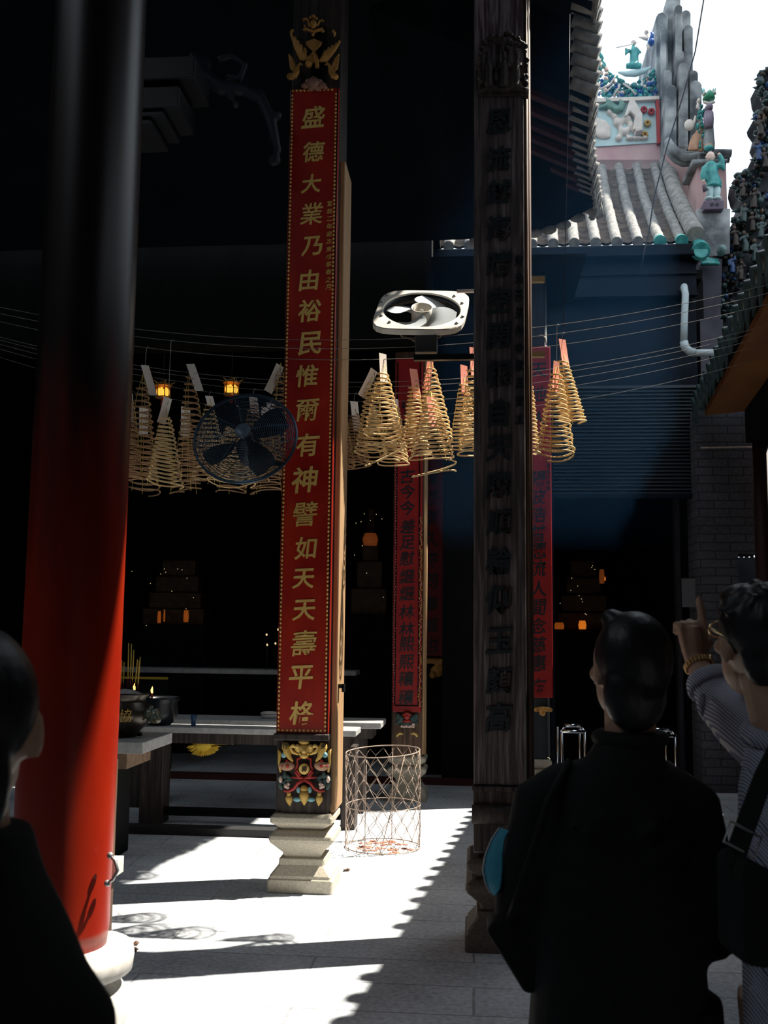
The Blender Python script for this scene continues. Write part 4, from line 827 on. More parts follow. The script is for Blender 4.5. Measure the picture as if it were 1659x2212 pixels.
for a, b_ in ((-1.95, -1.95), (-.9, -1.55), (-.05, -.08), (3.2, 3.2), (1.4, 1.4)):
    mb = MB(); mb.tube([kp(a, KH), kp((a+b_)/2, KH/2), kp(b_, .005)], .0035, 6); mb.build('upright', M['rust'], kb)
mb = MB()
for i in range(40):
    a, r = rk.uniform(0, 6.28), kr*.85*rk.random()**.5; x, y = kx+r*math.cos(a), ky+r*math.sin(a); mb.obox((x, y, .004), (math.cos(a*3), math.sin(a*3), 0), (-math.sin(a*3), math.cos(a*3), 0), (0,0,1), .022, .015, .002)
so_ = mb.build('paper_scraps', M['paperp']); tag(so_, 'scattered pink joss paper scraps on the floor inside the wire basket', 'paper scraps', kind='stuff')
for i, (px, py) in enumerate([(289,2042),(287,2056),(748,1882),(432,1757)]):
    p = atz(px, py, 0); mb = MB(); mb.obox(p+Vector((0,0,.006)), (1,.3,.1), (-.3,1,0), (-.1,0,1), .018, .012, .005).obox(p+Vector((.012,.01,.012)), (1,-.3,-.5), (.3,1,0), (.5,0,1), .010, .008, .002)
    tag(mb.build('dry_leaf', M['wood']), ['upper curled scrap beside the red column base', 'lower curled scrap beside the red column base', 'tiny scrap on the floor before the wire basket', 'tiny pale scrap on the shaded floor behind the kerb'][i], 'debris', 'scraps on the floor')
# ------------------------------------------------------------------ pipe, shrines, chairs
mb = MB(); Yp = 10.42; q = [at(x, y, Yp) for x, y in [(1480,612),(1478,700),(1477,738),(1480,750),(1488,758),(1500,762),(1528,762),(1561,762)]]
pv = thing('drain_pipe', q[0], 'grey plastic drainpipe bending right beside the tiled roof building', 'pipe')
MB().tube([q[0]+Vector((.03,.35,.0)), q[0]+Vector((.0,.05,-.02)), q[0]+Vector((0,0,-.12))]+q[1:3], .036, 14).build('riser', M['pvc'], pv); MB().tube(q[2:6], .043, 14).build('elbow', M['pvc'], pv); MB().tube(q[5:], .036, 14).build('run', M['pvc'], pv)
def shrine(label, Y, x0, y0, x1, y1, bulbs, lamps, top):
    a, b_ = at(x0, y0, Y), at(x1, y1, Y); t = thing('shrine', ((a.x+b_.x)/2, Y+.3, 0), label, 'shrine')
    z0 = min(b_.z, a.z-.3)
    MB().box(a.x-.1, b_.x+.1, Y, Y+.7, 0, z0).build('altar', M['soot'], t, bev=.01)
    mb = MB()
    for k in range(4): e = .06*k; mb.box(a.x+e, b_.x-e, Y+.2+e, Y+.6, z0+(a.z-z0)*k/4, z0+(a.z-z0)*(k+1)/4)
    mb.build('carved_case', mat('dark_carved_gold', (.035,.018,.006), .5, .2, c2=(.08,.04,.012), scale=12, bump=.6) if 'dark_carved_gold' not in bpy.data.materials else bpy.data.materials['dark_carved_gold'], t, bev=.02)
    for x, y in bulbs: MB().ell(at(x, y, Y-.02), .0050, .0050, .0050, 6, 4).build('bulb', M['bulb'], t)
    for x, y, w_, h_, m in lamps:
        p = at(x, y, Y-.03); MB().lathe((p.x, p.y, p.z-px2m(h_, Y)/2), [(px2m(w_, Y)*.42, 0), (px2m(w_, Y)*.5, px2m(h_, Y)*.5), (px2m(w_, Y)*.36, px2m(h_, Y))], 14).build('lamp', M[m], t)
M['embd'] = mat('dim_orange_lamp', (.5,.15,.04), .5, emis=(1,.22,.04), es=.07); M['embm'] = mat('faint_orange_lamp', (.5,.15,.04), .5, emis=(1,.22,.02), es=.16)
shrine('shaded shrine with tiny warm lights between the central column and tinsel hung column', 12.6, 756, 1090, 832, 1330, [(787,1110),(813,1111),(769,1130),(800,1124),(785,1168),(783,1179),(766,1199),(780,1127),(825,1121),(792,1238),(828,1290),(812,1163)], [(800,1165,34,26,'embd')], 0)
shrine('shaded shrine with tiny warm lights and an orange lamp under the roller shutter', 12.6, 1205, 1205, 1330, 1362, [(1278,1226),(1280,1222),(1285,1230),(1235,1249),(1233,1275),(1248,1266),(1251,1287),(1256,1294),(1210,1303),(1264,1326),(1267,1328),(1258,1300)], [(1258,1350,17,18,'embers'),(1208,1352,22,14,'embm'),(1306,1250,5,8,'embers'),(1300,1245,12,30,'embd')], 0)
shrine('shaded shrine with dim copper lamps above the incense burner', 12.6, 300, 1205, 430, 1352, [(285,1234),(347,1240),(355,1229),(358,1236),(384,1229),(393,1231),(404,1249),(316,1351),(402,1315),(325,1260),(371,1277),(418,1291)], [(344,1333,8,26,'embm'),(355,1330,4,26,'embm'),(402,1331,12,26,'embm')], 0)
for i, (px, py) in enumerate([(601,1360),(576,1371),(577,1393),(595,1390)]):
    p = at(px, py, 11.4); k = thing('altar_lamp', (p.x, 11.4, 1.09), 'tiny glowing altar lamp, '+['highest','upper left','lower left','lower right'][i]+' of four beside the couplet board', 'lamp', 'tiny altar lamps')
    MB().tube([(p.x, 11.4, 1.09), (p.x, 11.4, p.z-.01)], .006, 6).build('stem', M['blackm'], k); MB().ell(p, .011, .011, .014, 8, 6).build('bulb', M['bulb'], k)
def chair(x0, x1, y, label, Y):
    t = thing('metal_chair', ((x0+x1)/2, Y, 0), label, 'chair', 'chrome chairs across the courtyard'); z0, z1 = .55, at(0, y, Y).z
    z1 = at((1422 if x0 > .5 else 1230), y, Y).z; zb = z1-px2m(10, Y)
    MB().tube([(x0+.03, Y+.03, z1), (x1-.03, Y+.03, z1)], .012, 8).build('top_rail', M['chrome'], t)
    MB().tube([(x0, Y-.05, zb), (x1, Y-.05, zb)], .012, 8).build('front_rail', M['chrome'], t)
    for x in (x0, x1):
        for yy in (Y-.05, Y+.3): MB().tube([(x, yy, 0), (x, yy, zb)], .010, 8).build('leg', M['chrome'], t)
        MB().tube([(x, Y-.05, zb), (x+(.03 if x == x0 else -.03), Y+.03, z1)], .010, 8).build('side_rail', M['chrome'], t)
    MB().box(x0, x1, Y-.03, Y+.3, .42, .45).build('seat', M['blackm'], t, bev=.008)
chair(at(1392, 1580, 7.2).x, at(1456, 1580, 7.2).x, 1577, 'chrome framed chair glinting right of the standing woman', 7.2)
chair(at(1212, 1580, 7.2).x, at(1262, 1580, 7.2).x, 1572, 'chrome framed chair glinting left of the standing woman', 7.2)
# beam ends and carved bracket in the dark at upper left
for i, (x0, y0, x1, y1) in enumerate([(395,120,419,168),(360,186,385,232),(335,240,352,250),(312,258,326,270)]):
    a, b_ = at(x0, y0, 5.6), at(x1, y1, 5.6); mb = MB(); mb.box(a.x-.25, b_.x, 5.6, 5.95, b_.z, a.z); mb.box(b_.x-.008, b_.x+.004, 5.61, 5.94, b_.z+.01, a.z-.005)
    tag(mb.build('beam_end', mat('blue_grey_beam', (.006,.008,.011), .5) if i == 0 else bpy.data.materials['blue_grey_beam'], bev=.006), ['topmost','second','third','lowest'][i]+' stepped beam end in the dark above the round red column', 'beam end', 'stepped beam ends')
mb = MB(); Yk = 6.0
T_(mb, [(415,120),(440,165),(480,190),(530,195),(565,215),(585,260),(600,330)], Yk, [16,20,18,14,14,14,10]); T_(mb, [(470,130),(500,120),(530,140),(520,170),(490,165)], Yk, 9)
for x, y, r_ in [(440,140,22),(500,205,14),(510,225,10),(560,205,14),(590,300,12),(592,345,16),(600,250,10)]: E_(mb,x,y,Yk,r_,r_,.03)
tag(mb.build('carved_bracket', mat('dark_blue_carving', (.010,.012,.020), .6), remesh=.012), 'carved openwork bracket in the dark left of the gilded bird carving', 'bracket')
# ------------------------------------------------------------------ ceramic work on the roofs
pn = thing('relief_panel', at(1350, 270, 12.85), 'pale blue stucco relief panel with white mountains, peaches and flowers on the roof ridge', 'relief panel')
YP = 12.85
mb = MB(); pxprism(mb, [(1262,218),(1419,212),(1421,308),(1262,318)], YP, .12); mb.build('back_plate', M['skyb'], pn)
mb = MB(); pxprism(mb, [(1417,210),(1424,210),(1427,308),(1420,309)], YP-.05, .17); mb.build('red_border', M['ribbon'], pn)
mb = MB(); pxprism(mb, [(1262,213),(1424,207),(1424,214),(1262,221)], YP-.06, .18); mb.build('top_border', M['cream'], pn)
def F_px(mb, pts, Y, d):
    pxprism(mb, pts, Y-d, d)
mb = MB(); F_px(mb, [(1349,250),(1362,210),(1367,208),(1375,222),(1388,244),(1389,274),(1367,280),(1372,250),(1362,240),(1354,250)], YP, .10); F_px(mb, [(1373,275),(1389,271),(1389,281),(1374,284)], YP, .16); mb.build('mountain_relief', M['cream'], pn, bev=.02)
mb = MB()
for x, y, rx, rz in [(1335,266,12,11),(1354,258,11,10),(1351,285,9,9),(1371,284,6,7),(1340,285,6,16),(1362,272,7,12),(1327,253,6,9),(1336,300,8,8),(1360,300,10,6),(1376,300,9,6),(1318,243,9,9),(1392,300,9,5)]: E_(mb,x,y,YP,rx,rz,.07)
for k in range(5): T_(mb, [(1268,262+k*8),(1290,258+k*7),(1308,264+k*6),(1318,276+k*5),(1310,288+k*3)], YP-.02, [2,4,4,3,2])
E_(mb,1300,290,YP,17,13,.05); mb.build('peach_relief', M['cream'], pn, remesh=.02)
mb = MB()
for x, y in [(1391,237),(1407,241)]:
    for a in range(8): E_(mb,x+5*math.cos(a*.785),y+5*math.sin(a*.785),YP-.03,3,3,.03)
mb.build('pink_flower', M['ribbon'], pn)
mb = MB()
for x, y in [(1399,266),(1393,291)]:
    for a in range(8): E_(mb,x+5*math.cos(a*.785),y+5*math.sin(a*.785),YP-.03,3,3,.03)
mb.build('yellow_flower', M['palegold'], pn)
for x, y in ((1284,246),(1279,297)):
    mb = MB(); E_(mb,x,y,YP-.03,7,7,.05); mb.build('rosette', M['conc'], pn)
mb = MB(); T_(mb, [(1292,234),(1312,228),(1330,240),(1345,232)], YP-.04, [4,8,10,5]); T_(mb, [(1304,210),(1314,220),(1326,232)], YP-.04, [3,7,8]); T_(mb, [(1336,214),(1345,225),(1338,240)], YP-.04, [4,8,9]); mb.build('bird_relief', mat('dull_green_glaze', (.08,.18,.14), .45, c2=(.16,.28,.22), scale=14), pn, remesh=.02)
mb = MB(); pxprism(mb, [(1262,316),(1345,311),(1440,307),(1440,345),(1262,345)], YP+.02, .3); mb.build('ridge_wall', M['pink'], pn)
# turquoise ridge ornament: dragon with foliage
rg = thing('ridge_ornament', at(1330, 170, 12.9), 'turquoise ceramic dragon and foliage crest along the top of the relief panel', 'roof ornament')
Yr = 12.95; rr = random.Random(21); top = [(1268,118),(1280,125),(1292,122),(1302,140),(1318,150),(1330,155),(1340,168),(1350,175),(1366,178),(1384,172),(1400,160),(1414,150)]
for nm, m, cnt, sd in (('foliage', 'teal', 230, 1), ('blue_scales', 'blue', 90, 2), ('pale_petals', 'flower', 40, 3)):
    mb = MB(); rr = random.Random(sd)
    for i in range(cnt):
        x = rr.uniform(1262, 1418); t_ = interp(top, x, 0, 1); y = rr.uniform(t_+2, 210) if nm != 'blue_scales' else rr.uniform(max(t_+18, 165), 206)
        s = rr.uniform(3, 7); mb.ell(at(x, y, Yr+rr.uniform(-.10,.10)), px2m(s,Yr), .04, px2m(s*rr.uniform(.4,.9),Yr), 6, 4, Matrix.Rotation(rr.uniform(-1.5,1.5), 3, 'Y'))
    mb.build(nm, M[m], rg)['kind'] = 'stuff'
mb = MB(); T_(mb, [(1264,172),(1280,186),(1298,192),(1316,184),(1326,170),(1332,160)], Yr-.10, [2,2.4,2.6,2.6,2.2,1.4]); T_(mb, [(1266,200),(1290,204),(1312,196),(1326,182)], Yr-.1, [1.6,2,2,1.4]); T_(mb, [(1326,205),(1336,190),(1338,182)], Yr-.1, [2,3,3]); T_(mb, [(1346,180),(1362,192),(1374,204)], Yr-.1, 2.4); mb.build('whisker_scrolls', M['cream'], rg)
for i in range(5): pass
mb = MB(); pts = [(1290,140),(1294,116),(1300,128)]
for x, y in [(1275,112),(1285,118),(1297,112),(1303,130)]: T_(mb, [(x+3,y+16),(x,y+4),(x-2,y-2)], Yr, [5,4,.5])
mb.build('leaf_tips', M['teal'], rg)
def figure(name, label, px, py, h, Y, robe, skin='cream', trousers=None, lean=0, arm=None, sit=False, group=None, extra=None):
    """a small glazed figure: robe, head, arms; h pixels tall, feet at px,py"""
    t = thing(name, at(px, py, Y), label, 'figurine', group); u = h/100
    def q(x, y): return (px+x*u, py-y*u)
    mb = MB()
    if sit: T_(mb, [q(-26,6), q(0,9), q(26,6)], Y-.02, [9*u,15*u,10*u]); T_(mb, [q(0,4), q(1,30), q(lean,58), q(lean,70), q(lean,80)], Y, [17*u,16*u,14*u,9*u,5*u])
    else: T_(mb, [q(0,24 if trousers else 0), q(1,34), q(lean*.6,52), q(lean,72), q(lean,78)], Y, [17*u,16*u,13*u,13*u,5*u])
    for s in (-1, 1):
        A = (arm or {}).get(s, [(s*13,68),(s*18,52),(s*8,44)])
        T_(mb, [q(x+lean*.7, y) for x, y in A], Y-.03, [6*u]+[6.5*u]*(len(A)-2)+[5*u])
    mb.build('robe', M[robe], t, remesh=max(.010, px2m(1.6*u*2, Y)))
    mb = MB(); E_(mb, *q(lean,87), Y-.01, 9*u, 11*u, px2m(9.5*u,Y)); E_(mb, *q(lean-1,85), Y-.01-px2m(8*u,Y), 2*u, 2.5*u, px2m(2.5*u,Y))
    for s in (-1, 1): E_(mb, *q(lean+s*8.6,86), Y-.01, 1.8*u, 3*u, px2m(2.4*u,Y))
    mb.build('head', M[skin], t)
    for s in (-1, 1):
        A = (arm or {}).get(s, [(0,0),(s*8,44)]); mb = MB(); E_(mb, *q(A[-1][0]+lean*.7, A[-1][1]), Y-.035, 3.6*u, 3.6*u, px2m(3.4*u,Y)); mb.build('hand', M[skin], t)
    if trousers:
        mb = MB(); T_(mb, [q(-7,2), q(-7,14), q(-6,28)], Y, [6*u,8*u,9*u]); T_(mb, [q(7,2), q(7,14), q(6,28)], Y, [6*u,8*u,9*u]); E_(mb, *q(-9,2), Y-.03, 9*u, 4*u, .05); E_(mb, *q(8,2), Y-.03, 9*u, 4*u, .05); mb.build('trousers', M[trousers], t)
    return t
fp = figure('flute_player', 'seated turquoise robed figure playing a flute on the roof ridge', 1369, 147, 64, 12.8, 'teal', sit=True, arm={-1: [(-13,62),(-28,46),(-26,66)], 1: [(13,62),(24,48),(6,70)]})
mb = MB(); mb.tube([at(1331,103,12.72), at(1367,95,12.72)], px2m(1.1,12.7), 6); mb.build('flute', M['cream'], fp)
mb = MB(); T_(mb, [(1335,156),(1352,160),(1372,159),(1392,153),(1406,145)], 12.8, [2,6,8,6,2]); tag(mb.build('cloud_ledge', M['skyb']), 'pale curved cloud ledge under the seated flute player', 'ledge')
bd = thing('ceramic_bird', at(1404, 88, 12.75), 'blue and cream ceramic bird perched against the grey stepped parapet', 'bird figure')
mb = MB(); E_(mb,1406,92,12.75,8,8,.07); T_(mb, [(1406,86),(1409,76),(1408,70)], 12.75, [5,4,3.4]); mb.build('body', M['blue'], bd)
mb = MB(); T_(mb, [(1400,84),(1390,82),(1379,80)], 12.76, [5,4,1]); T_(mb, [(1400,96),(1401,104),(1399,110)], 12.76, [5,4,1.5]); E_(mb,1396,70,12.76,5,5,.05); T_(mb, [(1396,74),(1399,80)], 12.76, 2); mb.build('wing_and_tail', M['cream'], bd)
cf = figure('child_figure', 'turquoise coated child figure with raised arm standing on a small block', 1541, 431, 106, 11.0, 'teal', 'flower', 'skyb', lean=-6, arm={1: [(14,72),(24,62),(22,78),(16,92)], -1: [(-13,68),(-17,52),(-16,38)]})
mb = MB(); T_(mb, [(1520,400),(1524,412),(1527,408)], 10.94, [4,6,5]); mb.build('pouch', mat('dark_purple_glaze', (.07,.06,.08), .5), cf)
mb = MB(); pxprism(mb, [(1521,433),(1564,432),(1564,452),(1521,453)], 10.9, .4)
bk = mb.build('block', mat('purple_block', (.12,.09,.13), .7), None, bev=.012); tag(bk, 'small purple grey block with two holes under the turquoise child figure', 'block')
for s in (0, 1):
    E = MB(); E.lathe(at(1538+s*11, 442, 10.9), [(px2m(4,10.9), -.004), (px2m(4,10.9), .004)], 12, ax=(0,-1,0)); E.build('hole', M['ink'], bk)
wt = thing('guardian_lion', at(1530, 330, 11.8), 'tall ceramic guardian with a green lion mask head on the end pier', 'figurine')
mb = MB(); T_(mb, [(1531,326),(1531,310),(1531,290),(1531,272),(1532,258)], 11.8, [13,14,12,11,8]); mb.build('lower_robe', M['conc'], wt, remesh=.02)
mb = MB(); T_(mb, [(1531,276),(1530,258),(1531,242)], 11.74, [10,12,10]); E_(mb,1531,234,11.74,9,8,.09); mb.build('beard', mat('mauve_glaze', (.20,.16,.22), .5, c2=(.30,.24,.30), scale=20, stretch=(4,4,.4)), wt)
mb = MB(); E_(mb,1531,213,11.72,14,7,.10); E_(mb,1531,207,11.70,9,6,.09); E_(mb,1531,203,11.74,7,5,.09); mb.build('mask', mat('green_glaze', (.03,.22,.12), .35, c2=(.06,.34,.20), scale=16), wt, remesh=.014)
mb = MB(); T_(mb, [(1519,220),(1531,224),(1544,220)], 11.7, [3,4,3]); E_(mb,1521,203,11.7,4,4,.05); E_(mb,1542,202,11.7,4,4,.05); E_(mb,1509,219,11.76,4,6,.05); T_(mb, [(1509,222),(1506,232),(1512,236)], 11.76, [3,3.5,3]); E_(mb,1489,270,11.8,11,13,.04); T_(mb, [(1495,274),(1500,262),(1502,250)], 11.8, [3,3,1.5]); mb.build('jaw_and_fan', M['cream'], wt)
mb = MB()
for x in (1518,1522,1541,1545): T_(mb, [(x,204),(x-1,196),(x+(1 if x > 1530 else -2),190)], 11.76, [2.4,1.8,.5])
for i in range(24): E_(mb, 1520+random.uniform(-14,4), 250+random.uniform(-20,74), 11.82, random.uniform(2,5), random.uniform(3,8), .05)
T_(mb, [(1508,246),(1514,240),(1520,244)], 11.78, [3,4,3]); mb.build('drapery', M['teal'], wt)['kind'] = 'stuff'
mb = MB(); T_(mb, [(1502,326),(1506,300),(1511,270),(1516,256)], 11.84, [6,7,6,4]); T_(mb, [(1490,326),(1494,306),(1500,290)], 11.86, [5,5,3]); T_(mb, [(1514,328),(1516,300),(1518,270)], 11.84, [5,5,4]); E_(mb,1531,318,11.72,12,8,.06); mb.build('mixed_glaze', M['peach'], wt, remesh=.016)
mb = MB(); E_(mb,1531,320,11.66,11,7,.05); mb.build('green_base', M['teal'], wt)
# dolphin tiles at the eave corner
mb = MB(); T_(mb, [(1512,556),(1524,562),(1540,566),(1552,562)], 10.9, [5,8,8,4])
for i in range(6): E_(mb, 1516+i*7, 570, 10.88, 5, 4, .04)
tag(mb.build('corner_crest', M['teal'], remesh=.014), 'small turquoise crest at the lower right corner of the tiled roof', 'roof ornament')
mb = MB(); E_(mb, 1559, 541, 10.85, 10, 12, .09); tag(mb.build('glazed_jar', mat('grey_green_glaze', (.12,.20,.20), .4, c2=(.2,.3,.3), scale=9)), 'round grey green glazed ball beside the pier with the child figure', 'ball finial')
# the dark frieze of the gallery gable, backlit
fr = thing('frieze', at(1640, 500, 11.2), 'dark backlit ceramic frieze climbing the gable at the right edge', 'frieze'); FY = 11.15
edge = [(740,1556),(700,1552),(650,1553),(617,1556),(595,1552),(573,1550),(551,1569),(529,1569),(512,1556),(495,1576),(478,1580),(462,1599),(450,1594),(440,1598),(429,1602),(418,1592),(396,1586),(378,1588),(370,1612),(362,1634),(340,1634),(329,1630),(307,1640),(294,1634),(272,1640),(258,1630),(249,1628),(240,1648),(223,1650),(196,1639),(174,1636),(158,1645),(146,1656)]
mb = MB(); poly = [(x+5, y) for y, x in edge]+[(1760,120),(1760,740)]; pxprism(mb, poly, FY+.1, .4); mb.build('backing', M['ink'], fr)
rr = random.Random(9); M['dkskin'] = mat('dark_glazed_skin', (.05,.032,.024), .5, c2=(.09,.06,.045), scale=14); M['dkbrown'] = mat('dark_brown_glaze', (.020,.014,.011), .5, c2=(.04,.027,.02), scale=14); M['dkblue'] = mat('dark_blue_glaze', (.012,.035,.11), .35, c2=(.02,.06,.16), scale=14)  # darker glaze colours for the gable figures and lumps
for nm, m, cnt in (('dark_lumps', 'tile_dk', 260), ('brown_lumps', 'dkbrown', 130), ('blue_lumps', 'dkblue', 26), ('pale_lumps', 'peach', 9)):
    mb = MB()
    for i in range(cnt):
        y = rr.uniform(150, 740); x0 = interp([(q[0], q[1]) for q in edge][::-1], y, 0, 1) if y < 739 else 1556; x = min(x0+abs(rr.gauss(0, 26))-1 if rr.random() < .45 else rr.uniform(x0, 1675), 1690); s = rr.uniform(3, 9)
        mb.ell(at(x, y, FY+rr.uniform(-.08,.06)), px2m(s,FY), .06, px2m(s*rr.uniform(.5,1.3),FY), 6, 5, Matrix.Rotation(rr.uniform(-1.5,1.5), 3, 'Y'))
    mb.build(nm, M[m], fr)['kind'] = 'stuff'
mb = MB()
for x, y, a in [(1636,170,200),(1634,190,170),(1642,155,230),(1655,148,260),(1638,205,150),(1586,392,220),(1583,405,180),(1598,384,260),(1592,425,150),(1588,455,200),(1630,256,190),(1628,345,180),(1645,290,170)]:
    T_(mb, [(x+10,y),(x,y),(x+9*math.cos(R(a)),y+9*math.sin(R(a))*-1)], FY, [5,4,.5])
mb.build('spikes', M['tile_dk'], fr)['kind'] = 'stuff'
spots = [(1643,292,44,'dkbrown'),(1640,346,42,'dkblue'),(1654,362,44,'dkbrown'),(1604,426,42,'dkbrown'),(1628,450,46,'dkbrown'),(1607,480,42,'tile_dk'),(1626,500,44,'dkbrown'),(1643,515,48,'tile_dk'),(1590,532,46,'dkbrown'),(1611,545,48,'tile_dk'),(1632,566,52,'tile_dk'),(1582,590,42,'dkblue'),(1600,606,44,'dkbrown'),(1622,622,46,'tile_dk')]
wh = ['topmost','second from the top','third from the top','leaning out at the left bulge','in the middle of the bulge','low on the left bulge','below the bulge at centre','below the bulge at right','left of the lower pair','right of the lower pair','right of three above the drip tiles','lowest at the left','lowest in the middle','lowest at the right']
for (x, y, h, m), w_ in zip(spots, wh):
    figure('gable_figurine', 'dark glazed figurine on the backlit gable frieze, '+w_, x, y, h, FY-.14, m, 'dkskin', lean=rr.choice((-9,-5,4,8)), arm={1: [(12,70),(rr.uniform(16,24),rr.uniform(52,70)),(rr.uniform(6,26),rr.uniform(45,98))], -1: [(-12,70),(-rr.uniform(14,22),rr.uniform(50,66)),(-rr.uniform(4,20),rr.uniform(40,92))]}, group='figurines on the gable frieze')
# ------------------------------------------------------------------ people
def limb(mb, pts, r, n=12): mb.tube(pts, r, n)
def oval(mb, rings, n=20):
    """torso from (centre, half width, half depth) sections; axes turned by yaw about Z"""
    R_ = []
    for (c, hw, hd, yaw) in rings:
        c = Vector(c); ca, sa = math.cos(yaw), math.sin(yaw); ring = []
        for k in range(n):
            a = 2*math.pi*k/n; x = hw*math.copysign(abs(math.cos(a))**.85, math.cos(a)); y = hd*math.copysign(abs(math.sin(a))**.85, math.sin(a))
            ring.append(c+Vector((x*ca-y*sa, x*sa+y*ca, 0)))
        R_.append(ring)
    mb.ring_loft(R_)
def head(mb, c, s, fwd, up=Vector((0,0,1))):
    """skull, jaw, nose, ears; fwd is where the face looks"""
    f = fwd.normalized(); l = up.cross(f).normalized(); u = f.cross(l); rot = Matrix((l, f, u)).transposed(); c = Vector(c)
    def P(x, y, z): return c+rot @ Vector((x*s, y*s, z*s))
    mb.ell(P(0,-.006,.02), .077*s, .095*s, .098*s, 16, 12, rot); mb.ell(P(0,.030,-.045), .058*s, .062*s, .068*s, 14, 10, rot); mb.ell(P(0,.056,-.085), .026*s, .026*s, .022*s, 10, 8, rot)
    mb.tube([P(0,.085,.025), P(0,.100,-.002), P(0,.108,-.022)], [.009*s,.012*s,.015*s], 8)
    for q in (-1, 1):
        mb.ell(P(q*.078,-.005,-.008), .009*s, .020*s, .031*s, 8, 8, rot); mb.ell(P(q*.045,.062,-.012), .022*s, .02*s, .018*s, 8, 6, rot); mb.ell(P(q*.030,.083,.030), .018*s, .009*s, .007*s, 8, 6, rot)
    mb.tube([P(-.020,.088,-.052), P(0,.094,-.050), P(.020,.088,-.052)], [.004*s,.008*s,.004*s], 6)
    return P
def hand(mb, wrist, direction, back, side, curls, s=1.0, thumb=(.5,.6)):
    """palm plus five fingers; back = direction the back of the hand faces, side = towards the thumb"""
    d = direction.normalized(); b = (back-d*back.dot(d)).normalized(); t = (side-d*side.dot(d)-b*side.dot(b)).normalized(); W = Vector(wrist)
    def P(x, y, z): return W+t*x*s+d*y*s+b*z*s
    mb.tube([P(0,-.02,0), P(0,.02,0), P(0,.055,0), P(0,.088,0)], [.023*s,.025*s,.028*s,.024*s], 10)
    mb.ring_loft([[P(x*wx,y,z*.013) for x, z in ((-1,-1),(1,-1),(1,1),(-1,1))] for y, wx in ((.0,.026),(.04,.034),(.086,.040))], smooth=True)
    for i, (x, ln, r) in enumerate([(.030,.078,.0092),(.010,.086,.0095),(-.011,.080,.0090),(-.031,.064,.0082)]):
        c = curls[i]; p = [P(x,.078,.002)]; a = 0; L_ = (.45,.32,.23); q = Vector((x, .092, .002)); p.append(P(*q))
        for k in range(3):
            a += c*(.9 if k == 0 else 1.05); q = q+Vector((0, math.cos(a)*ln*L_[k], -math.sin(a)*ln*L_[k])); p.append(P(*q))
        mb.tube(p, [r*1.1*s, r*1.3*s, r*1.15*s, r*1.08*s, r*.85*s], 10)
    a, c = thumb; q0 = Vector((.024,.022,-.006)); q1 = Vector((.050,.052,-.014)); q2 = q1+Vector((.012*math.cos(c), .034, -.030*math.sin(c))); q3 = q2+Vector((-.014*c,.024,-.022*c))
    mb.tube([P(*q0), P(*q1), P(*q2), P(*q3)], [.014*s,.0125*s,.011*s,.008*s], 8)
UP = Vector((0,0,1))
# --- the woman in black, seen from behind
Yw = 2.28; wh_ = at(1358, 1447, Yw); WX = wh_.x
wo = thing('person', (WX, Yw, 0), 'woman in a loose black jacket with pinned up hair, standing with her back turned', 'person')
mb = MB(); Pw = head(mb, wh_, .98, Vector((-.35, 1, .02)))
limb(mb, [wh_+Vector((0,-.01,-.05)), (WX,Yw-.01,wh_.z-.13), (WX,Yw-.015,1.27)], [.055,.055,.066])
oval(mb, [((WX-.03,Yw,.60),.16,.12,0),((WX-.03,Yw,.80),.165,.125,0),((WX-.03,Yw,.98),.145,.11,0),((WX-.03,Yw,1.13),.15,.11,0),((WX-.02,Yw,1.22),.115,.08,0),((WX,Yw,1.30),.055,.055,0)])
for s in (-1, 1): limb(mb, [(WX+s*.085,Yw,.72),(WX+s*.09,Yw+.01,.45),(WX+s*.085,Yw,.25),(WX+s*.085,Yw-.01,.07)], [.095,.065,.055,.042]); mb.ell((WX+s*.09,Yw+.06,.045), .045,.12,.045)
BX = WX-.032
armL = [Vector((BX-.150,Yw,1.185)), Vector((BX-.178,Yw+.005,1.05)), Vector((BX-.192,Yw,.95)), Vector((BX-.15,Yw+.16,.93)), Vector((BX-.10,Yw+.25,.98))]
armR = [Vector((BX+.150,Yw,1.185)), Vector((BX+.178,Yw,1.04)), Vector((BX+.190,Yw+.01,.93)), Vector((BX+.15,Yw+.16,.92)), Vector((BX+.10,Yw+.24,.98))]
for A in (armL, armR): limb(mb, A, [.055,.047,.043,.035,.025])
hand(mb, armL[-1], Vector((.75,.55,.25)), Vector((-.3,.9,.1)), UP, (.5,.55,.6,.65), .88); hand(mb, armR[-1], Vector((-.75,.55,.25)), Vector((.3,.9,.1)), UP, (.5,.55,.6,.65), .88)
mb.build('body', M['skin'], wo, remesh=.0075, smooth_it=2)
mb = MB(); oval(mb, [((BX,Yw,.685),.195,.155,0),((BX,Yw,.72),.19,.15,0),((BX,Yw,.85),.18,.145,0),((BX,Yw,1.0),.172,.135,0),((BX,Yw,1.10),.172,.135,0),((BX,Yw,1.18),.158,.12,0),((BX+.01,Yw,1.24),.115,.10,0),((WX-.01,Yw-.005,1.285),.080,.085,0),((WX,Yw-.005,1.33),.066,.07,0)])
for s, A in ((-1, armL), (1, armR)):
    limb(mb, [Vector((BX+s*.06,Yw,1.21)), Vector((BX+s*.115,Yw,1.195))]+A[:4]+[A[3].lerp(A[4], .6)], [.070,.074,.072,.070,.072,.066,.058])
for i in range(16):
    s = -1 if i % 2 else 1; z = .74+.5*((i*7) % 16)/16; limb(mb, [(BX+s*.15,Yw-.10,z+.03),(BX+s*.08,Yw-.137,z),(BX+s*.02,Yw-.133,z-.05)], [.004,.008,.004], 6)
mb.build('jacket', M['darkcloth'], wo, remesh=.011, smooth_it=5)
